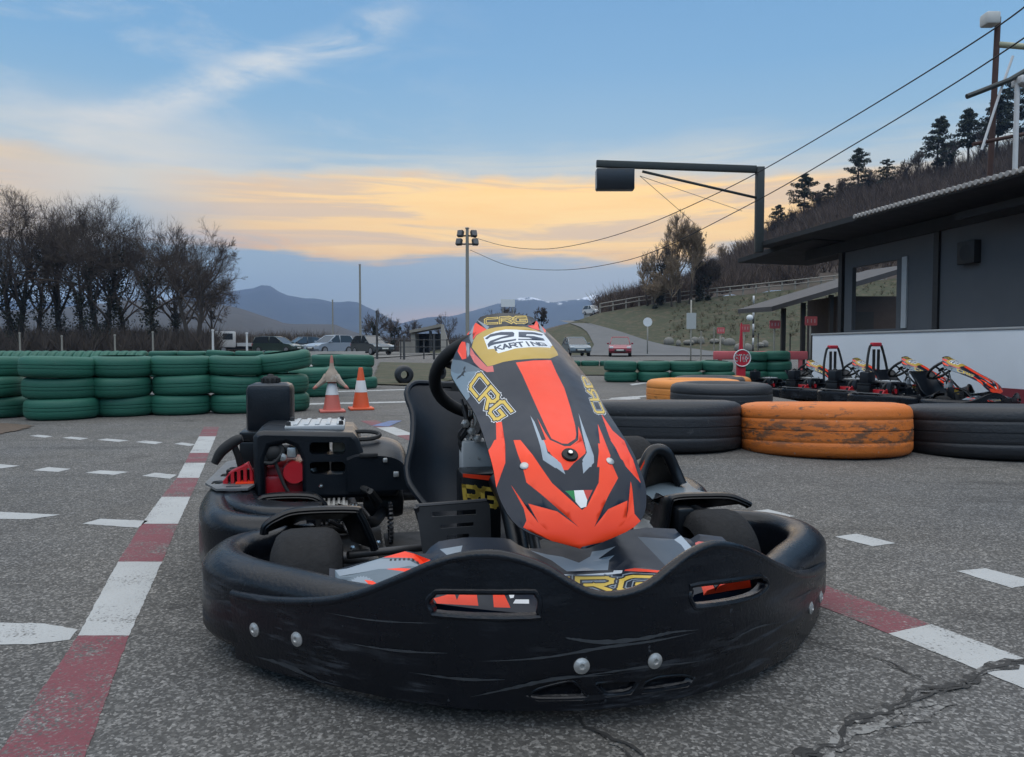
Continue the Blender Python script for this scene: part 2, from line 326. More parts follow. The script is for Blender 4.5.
SHD = [
    ('cap', [(0.01, -1.0), (0.018, -0.933), (0.0902, -0.467), (0.1182, -0.147), (0.1142, 0.213), (0.0601, 0.487), (0.006, 0.993), (0.0, 1.0), (0.0, 0.113), (0.0, -1.0)]) ,
    ('gold', [(0.1383, -0.707), (0.1162, -0.68), (0.1042, -0.527), (0.1122, -0.32), (0.1202, -0.06), (0.1162, 0.213), (0.1162, 0.347), (0.1162, 0.54), (0.1623, 0.573), (0.2365, 0.56), (0.2605, 0.54), (0.3046, 0.347), (0.3186, 0.08), (0.3206, -0.193), (0.3186, -0.36), (0.3186, -0.507), (0.3146, -0.573), (0.2585, -0.613), (0.1784, -0.707)]) ,
    ('red', [(0.0321, -1.0), (0.022, -1.0), (0.1062, -0.5), (0.1122, -0.687), (0.1303, -0.72), (0.0461, -0.967)]) ,
    ('red', [(0.012, 1.0), (0.022, 1.0), (0.1082, 0.513), (0.1122, 0.36), (0.1002, 0.313)]) ,
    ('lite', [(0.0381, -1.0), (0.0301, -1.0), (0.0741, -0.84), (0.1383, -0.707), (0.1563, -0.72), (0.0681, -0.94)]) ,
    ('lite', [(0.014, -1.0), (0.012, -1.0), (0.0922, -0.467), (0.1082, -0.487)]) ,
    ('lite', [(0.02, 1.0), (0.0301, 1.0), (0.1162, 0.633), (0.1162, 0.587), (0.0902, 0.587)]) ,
    ('red', [(0.0621, -1.0), (0.0521, -1.0), (0.0842, -0.907), (0.0661, -1.0)]) ,
    ('red', [(0.0321, 1.0), (0.0481, 1.0), (0.1002, 0.667)]) ,
    ('red', [(0.1102, -1.0), (0.0942, -1.0), (0.1142, -0.887), (0.1643, -0.793), (0.2224, -0.78), (0.2124, -0.84), (0.1423, -0.967)]) ,
    ('lite', [(0.1263, -0.84), (0.1463, -0.767), (0.2104, -0.733), (0.2224, -0.76), (0.1723, -0.793)]) ,
    ('pink', [(0.1743, -0.727), (0.2285, -0.66), (0.3146, -0.58), (0.3206, -0.507), (0.3427, -0.527), (0.3347, -0.613), (0.3086, -0.667), (0.2665, -0.7), (0.2124, -0.727)]) ,
    ('grey', [(0.1723, -1.0), (0.2786, -1.0), (0.2966, -1.0), (0.3307, -1.0), (0.3908, -1.0), (0.3848, -0.94), (0.3567, -0.907), (0.3186, -0.693), (0.3126, -0.667), (0.2525, -0.767), (0.2164, -0.847)]) ,
    ('grey2', [(0.1723, -1.0), (0.2285, -1.0), (0.2705, -0.927), (0.3186, -0.693), (0.3126, -0.667), (0.2525, -0.767), (0.2164, -0.847)]) ,
    ('black', [(0.2565, -0.813), (0.2705, -0.82), (0.2745, -0.84), (0.2846, -0.84), (0.2926, -0.827), (0.2866, -0.853), (0.2926, -0.873), (0.3046, -0.873), (0.2926, -0.893), (0.2946, -0.927), (0.2926, -0.973), (0.2846, -0.94), (0.2846, -0.9), (0.2786, -0.873), (0.2766, -0.853), (0.2645, -0.847)]) ,
    ('red', [(0.3307, -0.2), (0.3267, 0.053), (0.3126, 0.347), (0.3587, 0.347), (0.4048, 0.38), (0.4589, 0.347), (0.5271, 0.267), (0.5651, 0.213), (0.5872, 0.167), (0.6132, 0.027), (0.6112, -0.047), (0.5832, -0.16), (0.5531, -0.167), (0.511, -0.167), (0.4529, -0.167), (0.4088, -0.173), (0.3727, -0.18)]) ,
    ('red', [(0.501, -0.227), (0.5531, -0.213), (0.5932, -0.187), (0.6313, -0.053), (0.6293, 0.033), (0.5932, 0.2), (0.5311, 0.307), (0.5611, 0.287), (0.6493, 0.24), (0.6834, 0.073), (0.7134, -0.073), (0.7134, -0.153), (0.6533, -0.253), (0.5912, -0.24)]) ,
    ('slash', [(0.491, -0.307), (0.513, -0.287), (0.5511, -0.293), (0.6032, -0.3), (0.6493, -0.287), (0.6814, -0.18), (0.7054, -0.187), (0.7054, -0.233), (0.6754, -0.367), (0.5872, -0.34)]) ,
    ('slash', [(0.5832, -0.34), (0.5872, -0.267), (0.6593, -0.287), (0.6914, -0.147), (0.7255, -0.12), (0.6994, -0.247), (0.6794, -0.347), (0.6353, -0.353)]) ,
    ('slash', [(0.481, 0.427), (0.523, 0.387), (0.5932, 0.347), (0.6713, 0.327), (0.7054, 0.253), (0.7054, 0.16), (0.6834, 0.153), (0.6553, 0.247), (0.5591, 0.313)]) ,
    ('slash', [(0.5912, 0.3), (0.5892, 0.34), (0.6673, 0.333), (0.6914, 0.307), (0.7255, 0.12), (0.6934, 0.14), (0.6573, 0.253)]) ,
    ('red', [(0.5852, -0.273), (0.5892, -0.187), (0.6253, -0.033), (0.6253, 0.067), (0.5912, 0.267), (0.6573, 0.227), (0.6814, 0.1), (0.6974, 0.0), (0.6914, -0.067), (0.6433, -0.273)]) ,
    ('redo', [(0.5631, -0.653), (0.5691, -0.567), (0.6493, -0.48), (0.7014, -0.407), (0.7475, -0.313), (0.8337, 0.02), (0.8216, 0.1), (0.7515, 0.307), (0.6914, 0.387), (0.6012, 0.473), (0.5992, 0.527), (0.6733, 0.56), (0.7355, 0.6), (0.7816, 0.447), (0.8036, 0.387), (0.8938, 0.207), (0.8337, 0.407), (0.8056, 0.7), (0.8717, 0.733), (0.7415, 0.78), (0.8497, 0.833), (0.8758, 1.0), (0.9198, 1.0), (0.9659, 1.0), (0.992, -1.0), (0.9439, -1.0), (0.8778, -0.947), (0.8557, -0.813), (0.8156, -0.76), (0.7375, -0.82), (0.7816, -0.753), (0.8677, -0.667), (0.8016, -0.68), (0.8337, -0.333), (0.8918, -0.067), (0.7776, -0.48), (0.7375, -0.627), (0.6914, -0.64), (0.6313, -0.66)]) ,
    ('red', [(0.5772, -1.0), (0.5431, -0.887), (0.5411, -0.753), (0.6573, -0.84), (0.7375, -1.0), (0.7295, -1.0)]) ,
    ('red', [(0.487, -0.787), (0.491, -0.713), (0.5691, -0.773), (0.6493, -0.847), (0.6333, -0.96), (0.5731, -1.0), (0.5431, -0.86)]) ,
    ('red', [(0.5691, 0.707), (0.5531, 0.927), (0.6493, 0.94), (0.7435, 0.933), (0.6934, 0.773)]) ,
    ('red', [(0.4589, 0.84), (0.521, 0.853), (0.5531, 0.96), (0.6212, 0.92), (0.6934, 0.833), (0.6613, 0.733), (0.5591, 0.72)]) ,
    ('red', [(0.509, 0.653), (0.5531, 0.62), (0.6573, 0.587), (0.7034, 0.487), (0.7054, 0.333)]) ,
    ('flagw', [(0.7735, -0.047), (0.7735, 0.08), (0.8036, 0.113), (0.8236, 0.087), (0.8277, 0.007), (0.8076, -0.053)]) ,
    ('flagg', [(0.7735, -0.167), (0.7735, -0.047), (0.8076, -0.053), (0.7816, -0.133)]) ,
    ('flagr', [(0.7735, 0.08), (0.7735, 0.207), (0.8056, 0.113)]) ,
    ('white', [(0.1523, -0.533), (0.1503, -0.487), (0.1403, -0.34), (0.1423, -0.16), (0.1483, 0.013), (0.1303, 0.407), (0.1162, 0.587), (0.1964, 0.56), (0.2305, 0.46), (0.2625, 0.087), (0.2685, -0.127), (0.2745, -0.267), (0.2745, -0.373), (0.2445, -0.4), (0.2345, -0.48)]) ,
    ('navy', [(0.1643, -0.507), (0.1503, -0.42), (0.1543, -0.247), (0.1643, -0.06), (0.1743, -0.04), (0.1964, -0.067), (0.2004, -0.267), (0.2064, -0.393), (0.2124, -0.047), (0.2224, -0.06), (0.2224, -0.367), (0.2224, -0.433), (0.2265, -0.467), (0.2064, -0.473), (0.1924, -0.427), (0.1884, -0.26), (0.1844, -0.133), (0.1723, -0.293), (0.1683, -0.42), (0.1764, -0.473)]) ,
    ('navy', [(0.1643, 0.04), (0.1463, 0.333), (0.1323, 0.54), (0.1523, 0.467), (0.1764, 0.16), (0.1884, 0.133), (0.1804, 0.273), (0.1723, 0.447), (0.1884, 0.447), (0.2204, 0.033), (0.2204, -0.027), (0.2124, -0.013), (0.2064, 0.213), (0.2004, 0.167), (0.2024, 0.0)]) ,
]
SHT = {'kart': [((0.2565, -0.38), (0.2345, -0.38)), ((0.2585, -0.32), (0.2365, -0.32)), ((0.2605, -0.267), (0.2365, -0.267)), ((0.2605, -0.207), (0.2365, -0.207)), ((0.2585, -0.147), (0.2365, -0.147)), ((0.2585, -0.08), (0.2365, -0.087)), ((0.2585, -0.02), (0.2365, -0.027)), ((0.2565, 0.047), (0.2325, 0.04)), ((0.2525, 0.113), (0.2305, 0.1)), ((0.2485, 0.18), (0.2285, 0.167)), ((0.2425, 0.253), (0.2244, 0.233)), ((0.2345, 0.333), (0.2204, 0.307)), ((0.2244, 0.413), (0.2124, 0.387))], 'side': [((0.3567, -0.887), (0.3267, -0.7)), ((0.3808, -0.873), (0.3547, -0.68)), ((0.4008, -0.86), (0.3788, -0.653)), ((0.4208, -0.847), (0.4008, -0.627)), ((0.4409, -0.827), (0.4208, -0.6)), ((0.4609, -0.807), (0.4429, -0.567)), ((0.481, -0.78), (0.4649, -0.533))], 'cap': [((0.0581, -0.6), (0.022, -0.707)), ((0.0741, -0.42), (0.0321, -0.48)), ((0.0842, -0.267), (0.0401, -0.28)), ((0.0882, -0.127), (0.0401, -0.1)), ((0.0902, 0.013), (0.0401, 0.087)), ((0.0882, 0.16), (0.0321, 0.307)), ((0.0741, 0.347), (0.016, 0.607))], 'rside': [((0.4629, 0.747), (0.4509, 0.92)), ((0.4429, 0.76), (0.4289, 0.94)), ((0.4228, 0.773), (0.4068, 0.947)), ((0.4028, 0.787), (0.3828, 0.96)), ((0.3828, 0.793), (0.3567, 0.973)), ((0.3587, 0.807), (0.3186, 1.0)), ((0.3307, 0.82), (0.2846, 1.0))]}
SHBOLT = [(0.6854, -0.62), (0.6653, 0.0), (0.6814, 0.553)]
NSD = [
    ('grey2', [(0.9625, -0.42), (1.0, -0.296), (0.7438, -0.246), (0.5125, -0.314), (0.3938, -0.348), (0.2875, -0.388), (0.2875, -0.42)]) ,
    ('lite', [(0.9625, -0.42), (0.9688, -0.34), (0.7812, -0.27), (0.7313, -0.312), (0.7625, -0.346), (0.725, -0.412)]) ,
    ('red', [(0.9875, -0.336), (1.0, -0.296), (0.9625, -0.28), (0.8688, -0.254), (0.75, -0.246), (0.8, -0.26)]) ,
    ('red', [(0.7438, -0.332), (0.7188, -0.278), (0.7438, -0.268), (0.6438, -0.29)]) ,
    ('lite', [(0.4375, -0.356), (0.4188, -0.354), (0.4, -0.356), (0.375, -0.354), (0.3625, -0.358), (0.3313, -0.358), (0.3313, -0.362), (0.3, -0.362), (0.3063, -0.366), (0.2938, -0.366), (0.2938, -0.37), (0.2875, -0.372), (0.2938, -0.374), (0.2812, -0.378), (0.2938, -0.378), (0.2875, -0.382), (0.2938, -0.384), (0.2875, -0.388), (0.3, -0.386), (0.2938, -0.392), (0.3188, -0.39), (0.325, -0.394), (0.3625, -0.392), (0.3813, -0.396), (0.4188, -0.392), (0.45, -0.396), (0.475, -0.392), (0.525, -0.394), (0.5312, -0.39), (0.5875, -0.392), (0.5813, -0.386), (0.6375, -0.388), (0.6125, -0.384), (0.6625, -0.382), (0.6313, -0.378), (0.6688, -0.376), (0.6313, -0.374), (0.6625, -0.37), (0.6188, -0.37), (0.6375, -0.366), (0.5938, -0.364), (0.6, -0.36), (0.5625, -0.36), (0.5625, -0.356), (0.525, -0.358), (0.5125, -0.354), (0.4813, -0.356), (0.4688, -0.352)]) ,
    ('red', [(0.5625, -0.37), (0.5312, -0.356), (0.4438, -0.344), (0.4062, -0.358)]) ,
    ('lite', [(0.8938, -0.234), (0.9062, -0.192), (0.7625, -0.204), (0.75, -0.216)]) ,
    ('navy2', [(0.9062, 0.148), (0.8438, 0.222), (0.7375, 0.24), (0.625, 0.212), (0.5375, 0.162), (0.55, 0.16)]) ,
    ('slash', [(0.975, -0.06), (0.9188, -0.032), (0.8875, -0.006), (0.8, 0.018), (0.8563, 0.046), (0.9125, 0.056), (0.8938, 0.076), (0.85, 0.096), (0.8188, 0.058), (0.7875, 0.086), (0.775, 0.074), (0.6813, 0.06), (0.7125, -0.014), (0.8438, -0.03)]) ,
    ('slash', [(0.8375, 0.216), (0.95, 0.256), (0.7375, 0.24), (0.625, 0.218), (0.6813, 0.22), (0.7688, 0.222)]) ,
    ('white', [(0.6813, -0.028), (0.65, 0.066), (0.6688, 0.07), (0.6313, 0.082), (0.6125, 0.078), (0.6313, 0.064), (0.6688, -0.028)]) ,
    ('red', [(0.625, 0.086), (0.5188, 0.154), (0.5062, 0.15), (0.6188, 0.084)]) ,
    ('pink', [(0.9188, 0.27), (0.9125, 0.276), (0.85, 0.284), (0.7812, 0.294), (0.7812, 0.266), (0.8125, 0.262)]) ,
    ('red', [(0.35, -0.26), (0.4062, -0.226), (0.3438, -0.224), (0.4125, -0.216), (0.425, -0.19), (0.3188, -0.192), (0.3, -0.256)]) ,
    ('red', [(0.425, -0.164), (0.4313, -0.146), (0.325, -0.142), (0.3188, -0.168)]) ,
    ('white', [(0.4313, -0.138), (0.4375, -0.128), (0.4, -0.132), (0.3938, -0.138)]) ,
    ('white', [(0.3563, -0.136), (0.3875, -0.13), (0.3938, -0.108), (0.3625, -0.11)]) ,
    ('red', [(0.275, 0.166), (0.3375, 0.174), (0.3313, 0.178), (0.275, 0.17)]) ,
    ('red', [(0.3438, 0.2), (0.3438, 0.224), (0.2812, 0.226), (0.3188, 0.242), (0.2938, 0.262), (0.275, 0.318), (0.2188, 0.324), (0.2812, 0.198)]) ,
]
NST = [((0.475, -0.092), (0.6, -0.086)), ((0.5125, -0.056), (0.6375, -0.046)), ((0.5125, -0.022), (0.6438, -0.008)), ((0.5062, 0.012), (0.6188, 0.028)), ((0.4813, 0.044), (0.5938, 0.064)), ((0.4438, 0.076), (0.525, 0.094)), ((0.4, 0.108), (0.4875, 0.13))]

M_BLK = mat('bumper_plastic', (.0055, .0065, .0085), .46, bump=.10, bscale=140, var=.25, spec=.27, c2=(.024, .026, .029), c2amt=.37, c2scale=5, stretch=(1, 1, 7))
def scuffed(name, base, scr):
    m, nt, b = new_mat(name); N = NT(nt); v = N.obj()
    c = N.mix(N.noise(v, 12, 4, .6), tuple(x * .7 for x in base), tuple(x * 1.4 for x in base))
    patch = N.ss(N.noise(v, 4.5, 3, .55), .42, .58)
    low = N.n('ShaderNodeSeparateXYZ'); nt.links.new(v, low.inputs[0]); lo_ = N.m('SUBTRACT', 1.15, N.ss(low.outputs[2], .06, .24))
    s1 = N.ss(N.noise(N.scale(v, (3, 3, 26), (0, .06, 0)), 2.2, 6, .7), .50, .62); s2 = N.ss(N.noise(N.scale(v, (9, 9, 150), (0, -.10, 0)), 1.6, 3, .6), .66, .70); s3 = N.ss(N.noise(v, 70, 2, .5), .73, .77)
    f = N.m('MULTIPLY', N.m('MULTIPLY', N.m('MULTIPLY_ADD', s1, .75, N.m('MULTIPLY', s2, .8)), patch), lo_); f = N.m('MINIMUM', N.m('ADD', f, N.m('MULTIPLY', s3, .7)), 1)
    nt.links.new(N.mix(f, c, scr), b.inputs['Base Color'])
    N.put(b.inputs['Roughness'], N.m('MULTIPLY_ADD', f, .35, N.m('MULTIPLY_ADD', N.noise(v, 6, 5, .65), .26, .15))); b.inputs['Specular IOR Level'].default_value = .30
    nt.links.new(N.bump(N.m('ADD', N.noise(v, 160, 3), N.m('MULTIPLY', N.noise(v, 14, 3), 1.2)), .10), b.inputs['Normal']); MATS[name] = m; return m
M_BLK = scuffed('scuffed_bumper_plastic', (.0040, .0052, .0080), (.042, .047, .055))
M_PL = mat('black_plastic', (.004, .005, .007), .32, spec=.32, var=.2, vscale=20, bump=.05, bscale=220)
M_MATT = mat('matt_black', (.008, .0085, .0095), .7, var=.25, vscale=15)
M_RUB = mat('kart_tyre_rubber', (.009, .009, .010), .8, spec=.3, var=.3, vscale=30, bump=.25, bscale=120, c2=(.022, .022, .022), c2amt=.3, c2scale=40)
M_STEEL = mat('dark_steel', (.055, .055, .058), .5, .6, var=.3, vscale=12, c2=(.10, .095, .09), c2amt=.35, c2scale=14)
M_CHROME = mat('bright_metal', (.6, .6, .6), .25, 1, var=.1)
M_ALU = mat('cast_aluminium', (.42, .42, .41), .45, .7, var=.25, vscale=25, bump=.15, bscale=90)
M_RED = mat('engine_red', (.42, .012, .02), .35, var=.12, vscale=12, c2=(.22, .01, .015), c2amt=.2, c2scale=20)
M_SEAT = mat('seat_shell', (.0042, .0072, .0125), .40, spec=.3, var=.15, vscale=6, bump=.03)
M_GREY = mat('light_grey_plastic', (.36, .38, .39), .5, var=.15)
M_ENG = mat('engine_cover_plastic', (.006, .0085, .0125), .36, spec=.34, var=.2, vscale=9, bump=.1, bscale=180, c2=(.02, .024, .028), c2amt=.2, c2scale=12)
ST = dict(base=(.009, .0145, .026), cap=(.007, .008, .01), red=(.80, .052, .016), redo=(.82, .056, .015), pink=(.55, .12, .11), gold=(.44, .29, .055), lite=(.20, .235, .27),
          grey=(.14, .19, .23), grey2=(.10, .13, .155), black=(.006, .006, .007), slash=(.28, .33, .38), flagw=(.7, .7, .7), flagg=(.01, .2, .06), flagr=(.5, .05, .04),
          white=(.66, .68, .70), navy=(.03, .045, .075), navy2=(.045, .065, .09), yel=(.58, .40, .07), ink=(.012, .012, .014))
def sticker(k): return mat('decal_' + k, ST[k], .36, var=.08, vscale=14, spec=.26, c2=tuple(x * .72 for x in ST[k]), c2amt=.27, c2scale=30)
ORDER = list(ST)
SM = [sticker(k) for k in ORDER] + [M_PL]

def prof_at(t):
    f = t * (len(PROF) - 1); i = min(len(PROF) - 2, int(f)); k = f - i
    return [PROF[i][c] + (PROF[i + 1][c] - PROF[i][c]) * k for c in range(6)]
def shield(t, v):
    s, z, ns, nz, w, d = prof_at(t)
    return Vector((v * w, s + ns * d * v * v, z + nz * d * v * v))
def word_layers(text, strip, asp=.8, hws=((.21, 'white'), (.165, 'ink'), (.095, 'yel')), gap=.35):
    out = []
    for hw, c in hws:
        for q in strokes(text, hw, gap, asp): out.append((c, warp(strip, q)))
    return out
def make_shield(parent):
    global LIM
    LIM = (0, .992, -1, 1)
    layers = list(SHD)
    layers += word_layers('CRG', SHT['side'], .74, ((.185, 'white'), (.155, 'ink'), (.09, 'yel')), .36)
    layers += word_layers('CRG', SHT['rside'], .74, ((.185, 'white'), (.155, 'ink'), (.09, 'yel')), .36)
    layers += word_layers('CRG', SHT['cap'], 1.7, ((.2, 'yel'), (.08, 'cap')), .3)
    layers += word_layers('KARTING', SHT['kart'], .9, ((.15, 'navy'),), .3)
    b = [(0, v / 10) for v in range(-10, 11)] + [(t / 40, 1) for t in range(1, 40)] + [(.992, v / 10) for v in range(10, -11, -1)] + [(t / 40, -1) for t in range(39, 0, -1)]
    pts = [(t / 60, v / 14) for t in range(1, 60) for v in range(-13, 14)]
    V, T, mi = painted(b, layers, pts, shield, 'base', ORDER)
    g = G(); g.v = [tuple(v) for v in V]; g.f = T; g.m = mi; g.sm = [True] * len(T)
    # back skin and rim give it thickness
    def back(t, v):
        s, z, ns, nz, w, d = prof_at(t); p = shield(t, v); return p + Vector((0, ns, nz)) * .004
    n = 40
    g.grid([[back(i / n * .992, -1 + 2 * j / 20) for j in range(21)] for i in range(n + 1)], len(ORDER), flip=False)
    rim = [(i / n * .992, 1) for i in range(n + 1)] + [(.992, v / 10) for v in range(9, -11, -1)] + [(i / n * .992, -1) for i in range(n - 1, -1, -1)] + [(0, v / 10) for v in range(-9, 10)]
    g.grid([[shield(*p), back(*p)] for p in rim], len(ORDER), close_u=True)
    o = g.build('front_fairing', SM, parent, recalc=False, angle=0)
    tag(o, label='tall red, black and gold sticker-covered front fairing of the go-kart')
    bb = G()
    for i, (t, v) in enumerate(SHBOLT):
        p = shield(t, v); e = .002
        n_ = (shield(t + e, v) - shield(t - e, v)).cross(shield(t, v + e) - shield(t, v - e)).normalized()
        if n_.z < 0: n_ = -n_
        Mx = Matrix.Translation(p) @ n_.to_track_quat('Z', 'Y').to_matrix().to_4x4()
        b_ = G()
        if i == 1:
            b_.lathe([(.0001, .009), (.005, .0085), (.0055, .004), (.006, .0045), (.014, .004), (.0155, .001), (.0155, -.004)], 24, 0, Mx)
            b_.build('bolt', M_MATT, o); c = G(); c.lathe([(.0001, .0095), (.004, .009), (.0048, .006)], 16, 0, Mx); c.build('bolt', M_CHROME, o)
        else:
            b_.lathe([(.0001, .003), (.006, .0025), (.008, .0008), (.008, -.003)], 20, 0, Mx); b_.build('bolt', M_ALU, o)
    return o

def sb(a): return -.055 + .95 * a * a
BTOP = [(-.60, .150), (-.574, .152), (-.513, .160), (-.433, .178), (-.38, .198), (-.322, .229), (-.268, .258), (-.224, .273), (-.184, .278), (-.15, .274), (-.104, .259), (-.069, .238), (-.032, .219), (.005, .213), (.044, .217), (.079, .229), (.115, .248), (.154, .264), (.197, .270), (.243, .261), (.297, .239), (.359, .204), (.435, .168), (.509, .146), (.56, .137), (.60, .130)]
BBOT = [(-.60, .028), (-.515, .032), (-.435, .038), (-.349, .039), (-.278, .038), (-.15, .040), (-.069, .040), (.04, .037), (.131, .035), (.238, .032), (.365, .022), (.46, .016), (.60, .016)]
SLOT_L = [(-.27, .203), (-.262, .213), (-.247, .218), (-.13, .223), (-.117, .220), (-.112, .212), (-.114, .196), (-.124, .190), (-.25, .187), (-.264, .191)]
SLOT_R = [(.141, .199), (.145, .208), (.155, .214), (.283, .202), (.305, .196), (.315, .187), (.308, .179), (.271, .174), (.16, .183), (.146, .188)]
VENTS = [[(-.130, .066), (-.112, .08), (-.075, .09), (-.056, .090), (-.034, .064), (-.044, .056), (-.112, .057)], [(-.026, .086), (.048, .084), (.046, .076), (.034, .058), (-.006, .058), (-.02, .068)], [(.055, .077), (.08, .083), (.125, .078), (.150, .067), (.137, .052), (.052, .056)]]
def bsurf(a, z, w=0):
    n = Vector((-1.9 * a, 1)).normalized()
    bulge = .016 * math.sin(math.pi * min(1, max(0, z / .27))) - .004
    return Vector((a + n.x * (w - bulge), sb(a) + n.y * (w - bulge), z))
def make_bumper(parent):
    top = [(p.x, p.y) for p in smooth_path([(a, z, 0) for a, z in BTOP], 4)]; bot = [(p.x, p.y) for p in smooth_path([(a, z, 0) for a, z in BBOT], 4)]
    out = top + bot[::-1]
    holes = [[(p.x, p.y) for p in smooth_path([(a, z, 0) for a, z in h], 3, True)] for h in (SLOT_L, SLOT_R)]
    vin = [inset(v, .007) for v in VENTS]
    vs = []; 
    pts = []
    for i in range(-19, 20):
        for j in range(1, 9):
            a, z = i * .03, .02 + j * .03
            if pip(a, z, inset(out, .012)) and not any(pip(a, z, inset(h, -.01)) for h in holes + VENTS): pts.append((a, z))
    V, T = cdt([out], holes, pts + [p for v in VENTS for p in v] + [p for v in vin for p in v])
    # constrain vents by a second pass
    allv = []; es = []
    for P in [out] + holes + VENTS + vin:
        o = len(allv); k = len(P); allv += [Vector(p) for p in P]; es += [(o + i, o + (i + 1) % k) for i in range(k)]
    allv += [Vector(p) for p in pts]
    V, E, F, *_ = delaunay_2d_cdt(allv, es, [], 0, 1e-6)
    tr = []
    for f in F:
        cx = sum(V[i].x for i in f) / len(f); cy = sum(V[i].y for i in f) / len(f)
        if pip(cx, cy, out) and not any(pip(cx, cy, h) for h in holes): tr.append(list(f))
    big = [inset(v, -1e-4) for v in vin]
    g = G()
    g.add([bsurf(v.x, v.y, .009 if any(pip(v.x, v.y, b) for b in big) else 0) for v in V], tr, 0)
    TH = .018
    k = len(out)
    g.grid([[bsurf(a, z, 0), bsurf(a, z, TH)] for a, z in out], 0, close_u=True)
    for h in holes: g.grid([[bsurf(a, z, 0), bsurf(a, z, TH)] for a, z in h], 0, close_u=True)
    V2, T2 = cdt([out], holes, pts)
    g.add([bsurf(a, z, TH) for a, z in V2], T2, 0)
    for P_, w_ in (([(-.556, .05), (-.497, .051), (-.435, .04)], .006), ([(-.2, .119), (-.108, .127), (-.015, .139), (.069, .141), (.144, .143)], .0035), ([(-.072, .158), (-.06, .155), (-.015, .1475), (.051, .147), (.10, .150), (.150, .146)], .0045), ([(-.395, .121), (-.317, .122), (-.242, .128)], .0025), ([(-.427, .164), (-.35, .165), (-.256, .173)], .0015),
        ([(-.21, .060), (-.15, .078), (-.08, .094), (.0, .096)], .004), ([(-.06, .097), (.052, .101), (.165, .092)], .0028), ([(.375, .137), (.46, .124), (.531, .112)], .002), ([(-.30, .09), (-.22, .088), (-.16, .092)], .003), ([(.2, .11), (.28, .118), (.36, .105)], .002)):
        Q = smooth_path([(a, z, 0) for a, z in P_], 7); n_ = len(Q); rr_ = random.Random(n_)
        up_ = [w_ * math.sin(math.pi * (i + .2) / n_) * rr_.uniform(.5, 1.1) for i in range(n_)]
        g.grid([[bsurf(q.x, q.y + u_, -.0006), bsurf(q.x, q.y - u_ * .6, -.0006)] for q, u_ in zip(Q, up_)], 1)
    o = g.build('front_bumper', [M_BLK, mat('scraped_plastic', (.034, .038, .043), .6, var=.5, vscale=60, stretch=(1, 1, 5))], parent, angle=50)
    # rolled lip along the top edge and slot rims
    r = G()
    r.tube([bsurf(a, z - .001, .008) for a, z in top], .0095, n=10)
    for h in holes: r.tube([bsurf(a, z, .002) for a, z in inset(h, -.003)], .0048, n=8, closed=True)
    for v in VENTS: r.tube(smooth_path([bsurf(a, z, .0035) for a, z in inset(v, .003)], 3, True), .0034, n=7, closed=True)
    r.build('lip', M_BLK, o)
    for a, z in ((-.552, .101), (-.475, .107), (-.047, .113), (.071, .109), (.494, .082), (.566, .075)):
        b = G(); p = bsurf(a, z); n_ = Vector((1.9 * a, -1, 0)).normalized()
        Mx = Matrix.Translation(p) @ n_.to_track_quat('Z', 'Y').to_matrix().to_4x4()
        b.lathe([(.0001, .002), (.003, .002), (.0042, .0045), (.0065, .0045), (.0085, .003), (.0125, .0015), (.0125, -.002)], 22, 0, Mx)
        b.build('bolt', M_ALU, o)
def round_prof(w, z0, z1, r, n=5):
    """rounded rectangle (n,z) with big top rounding"""
    return [(x, z + (z0 + z1) / 2) for x, z in rrect(w, z1 - z0, r, n)]
def make_corner(parent, sx):
    pth = [(-.322, .103, 0), (-.417, .175, 0), (-.494, .247, 0), (-.578, .325, 0), (-.628, .40, 0), (-.636, .475, 0), (-.612, .54, 0), (-.54, .59, 0), (-.48, .615, 0)]
    P = smooth_path([(x * sx * -1, y, z) for x, y, z in pth], 5)
    dz = 0 if sx < 0 else -.012
    def pr(k):
        top = .203 - .012 * abs(k - .5) + dz; bulge = .012 * math.sin(math.pi * k)
        lo = .03 + .02 * max(0, k - .6) / .4
        q = []
        for x, z in rrect(.070, top - lo, .032, 6, 0, (top + lo) / 2):
            t = (z - lo) / (top - lo); bl = (.008 + .016 * math.sin(math.pi * min(1, k * 1.15))) * math.sin(math.pi * max(0, t))
            if x * sx > 0: x += sx * bl
            q.append((x, z))
        return q
    g = G(); g.sweep(P, pr, 0)
    g.build('bumper_corner', M_BLK, parent)
def make_wheel(name, parent, c, R_, w, rr=.065):
    root = bpy.data.objects.new(name, None); COL.objects.link(root); root.parent = parent; root.location = c; root.empty_display_size = .05
    Mx = Matrix.Rotation(R(90), 4, 'Y')
    h = w / 2
    t = G(); pr = [(rr, -h + .012), (rr + .02, -h + .002), (R_ - .035, -h - .004), (R_ - .014, -h + .004), (R_ - .004, -h + .016), (R_, -h + .03), (R_ + .001, 0), (R_, h - .03), (R_ - .004, h - .016), (R_ - .014, h - .004), (R_ - .035, h + .004), (rr + .02, h - .002), (rr, h - .012)]
    t.lathe(pr, 48, 0, Mx); t.build('tyre', M_RUB, root)
    r = G(); r.lathe([(.001, -h + .03), (.03, -h + .028), (.032, -h + .035), (rr - .012, -h + .03), (rr + .004, -h + .008), (rr + .004, -h + .014), (rr - .01, -h + .04), (rr - .01, h - .04), (rr + .004, h - .014), (rr + .004, h - .008), (rr - .012, h - .03), (.03, h - .028), (.001, h - .025)], 32, 0, Mx); r.build('rim', M_STEEL, root)
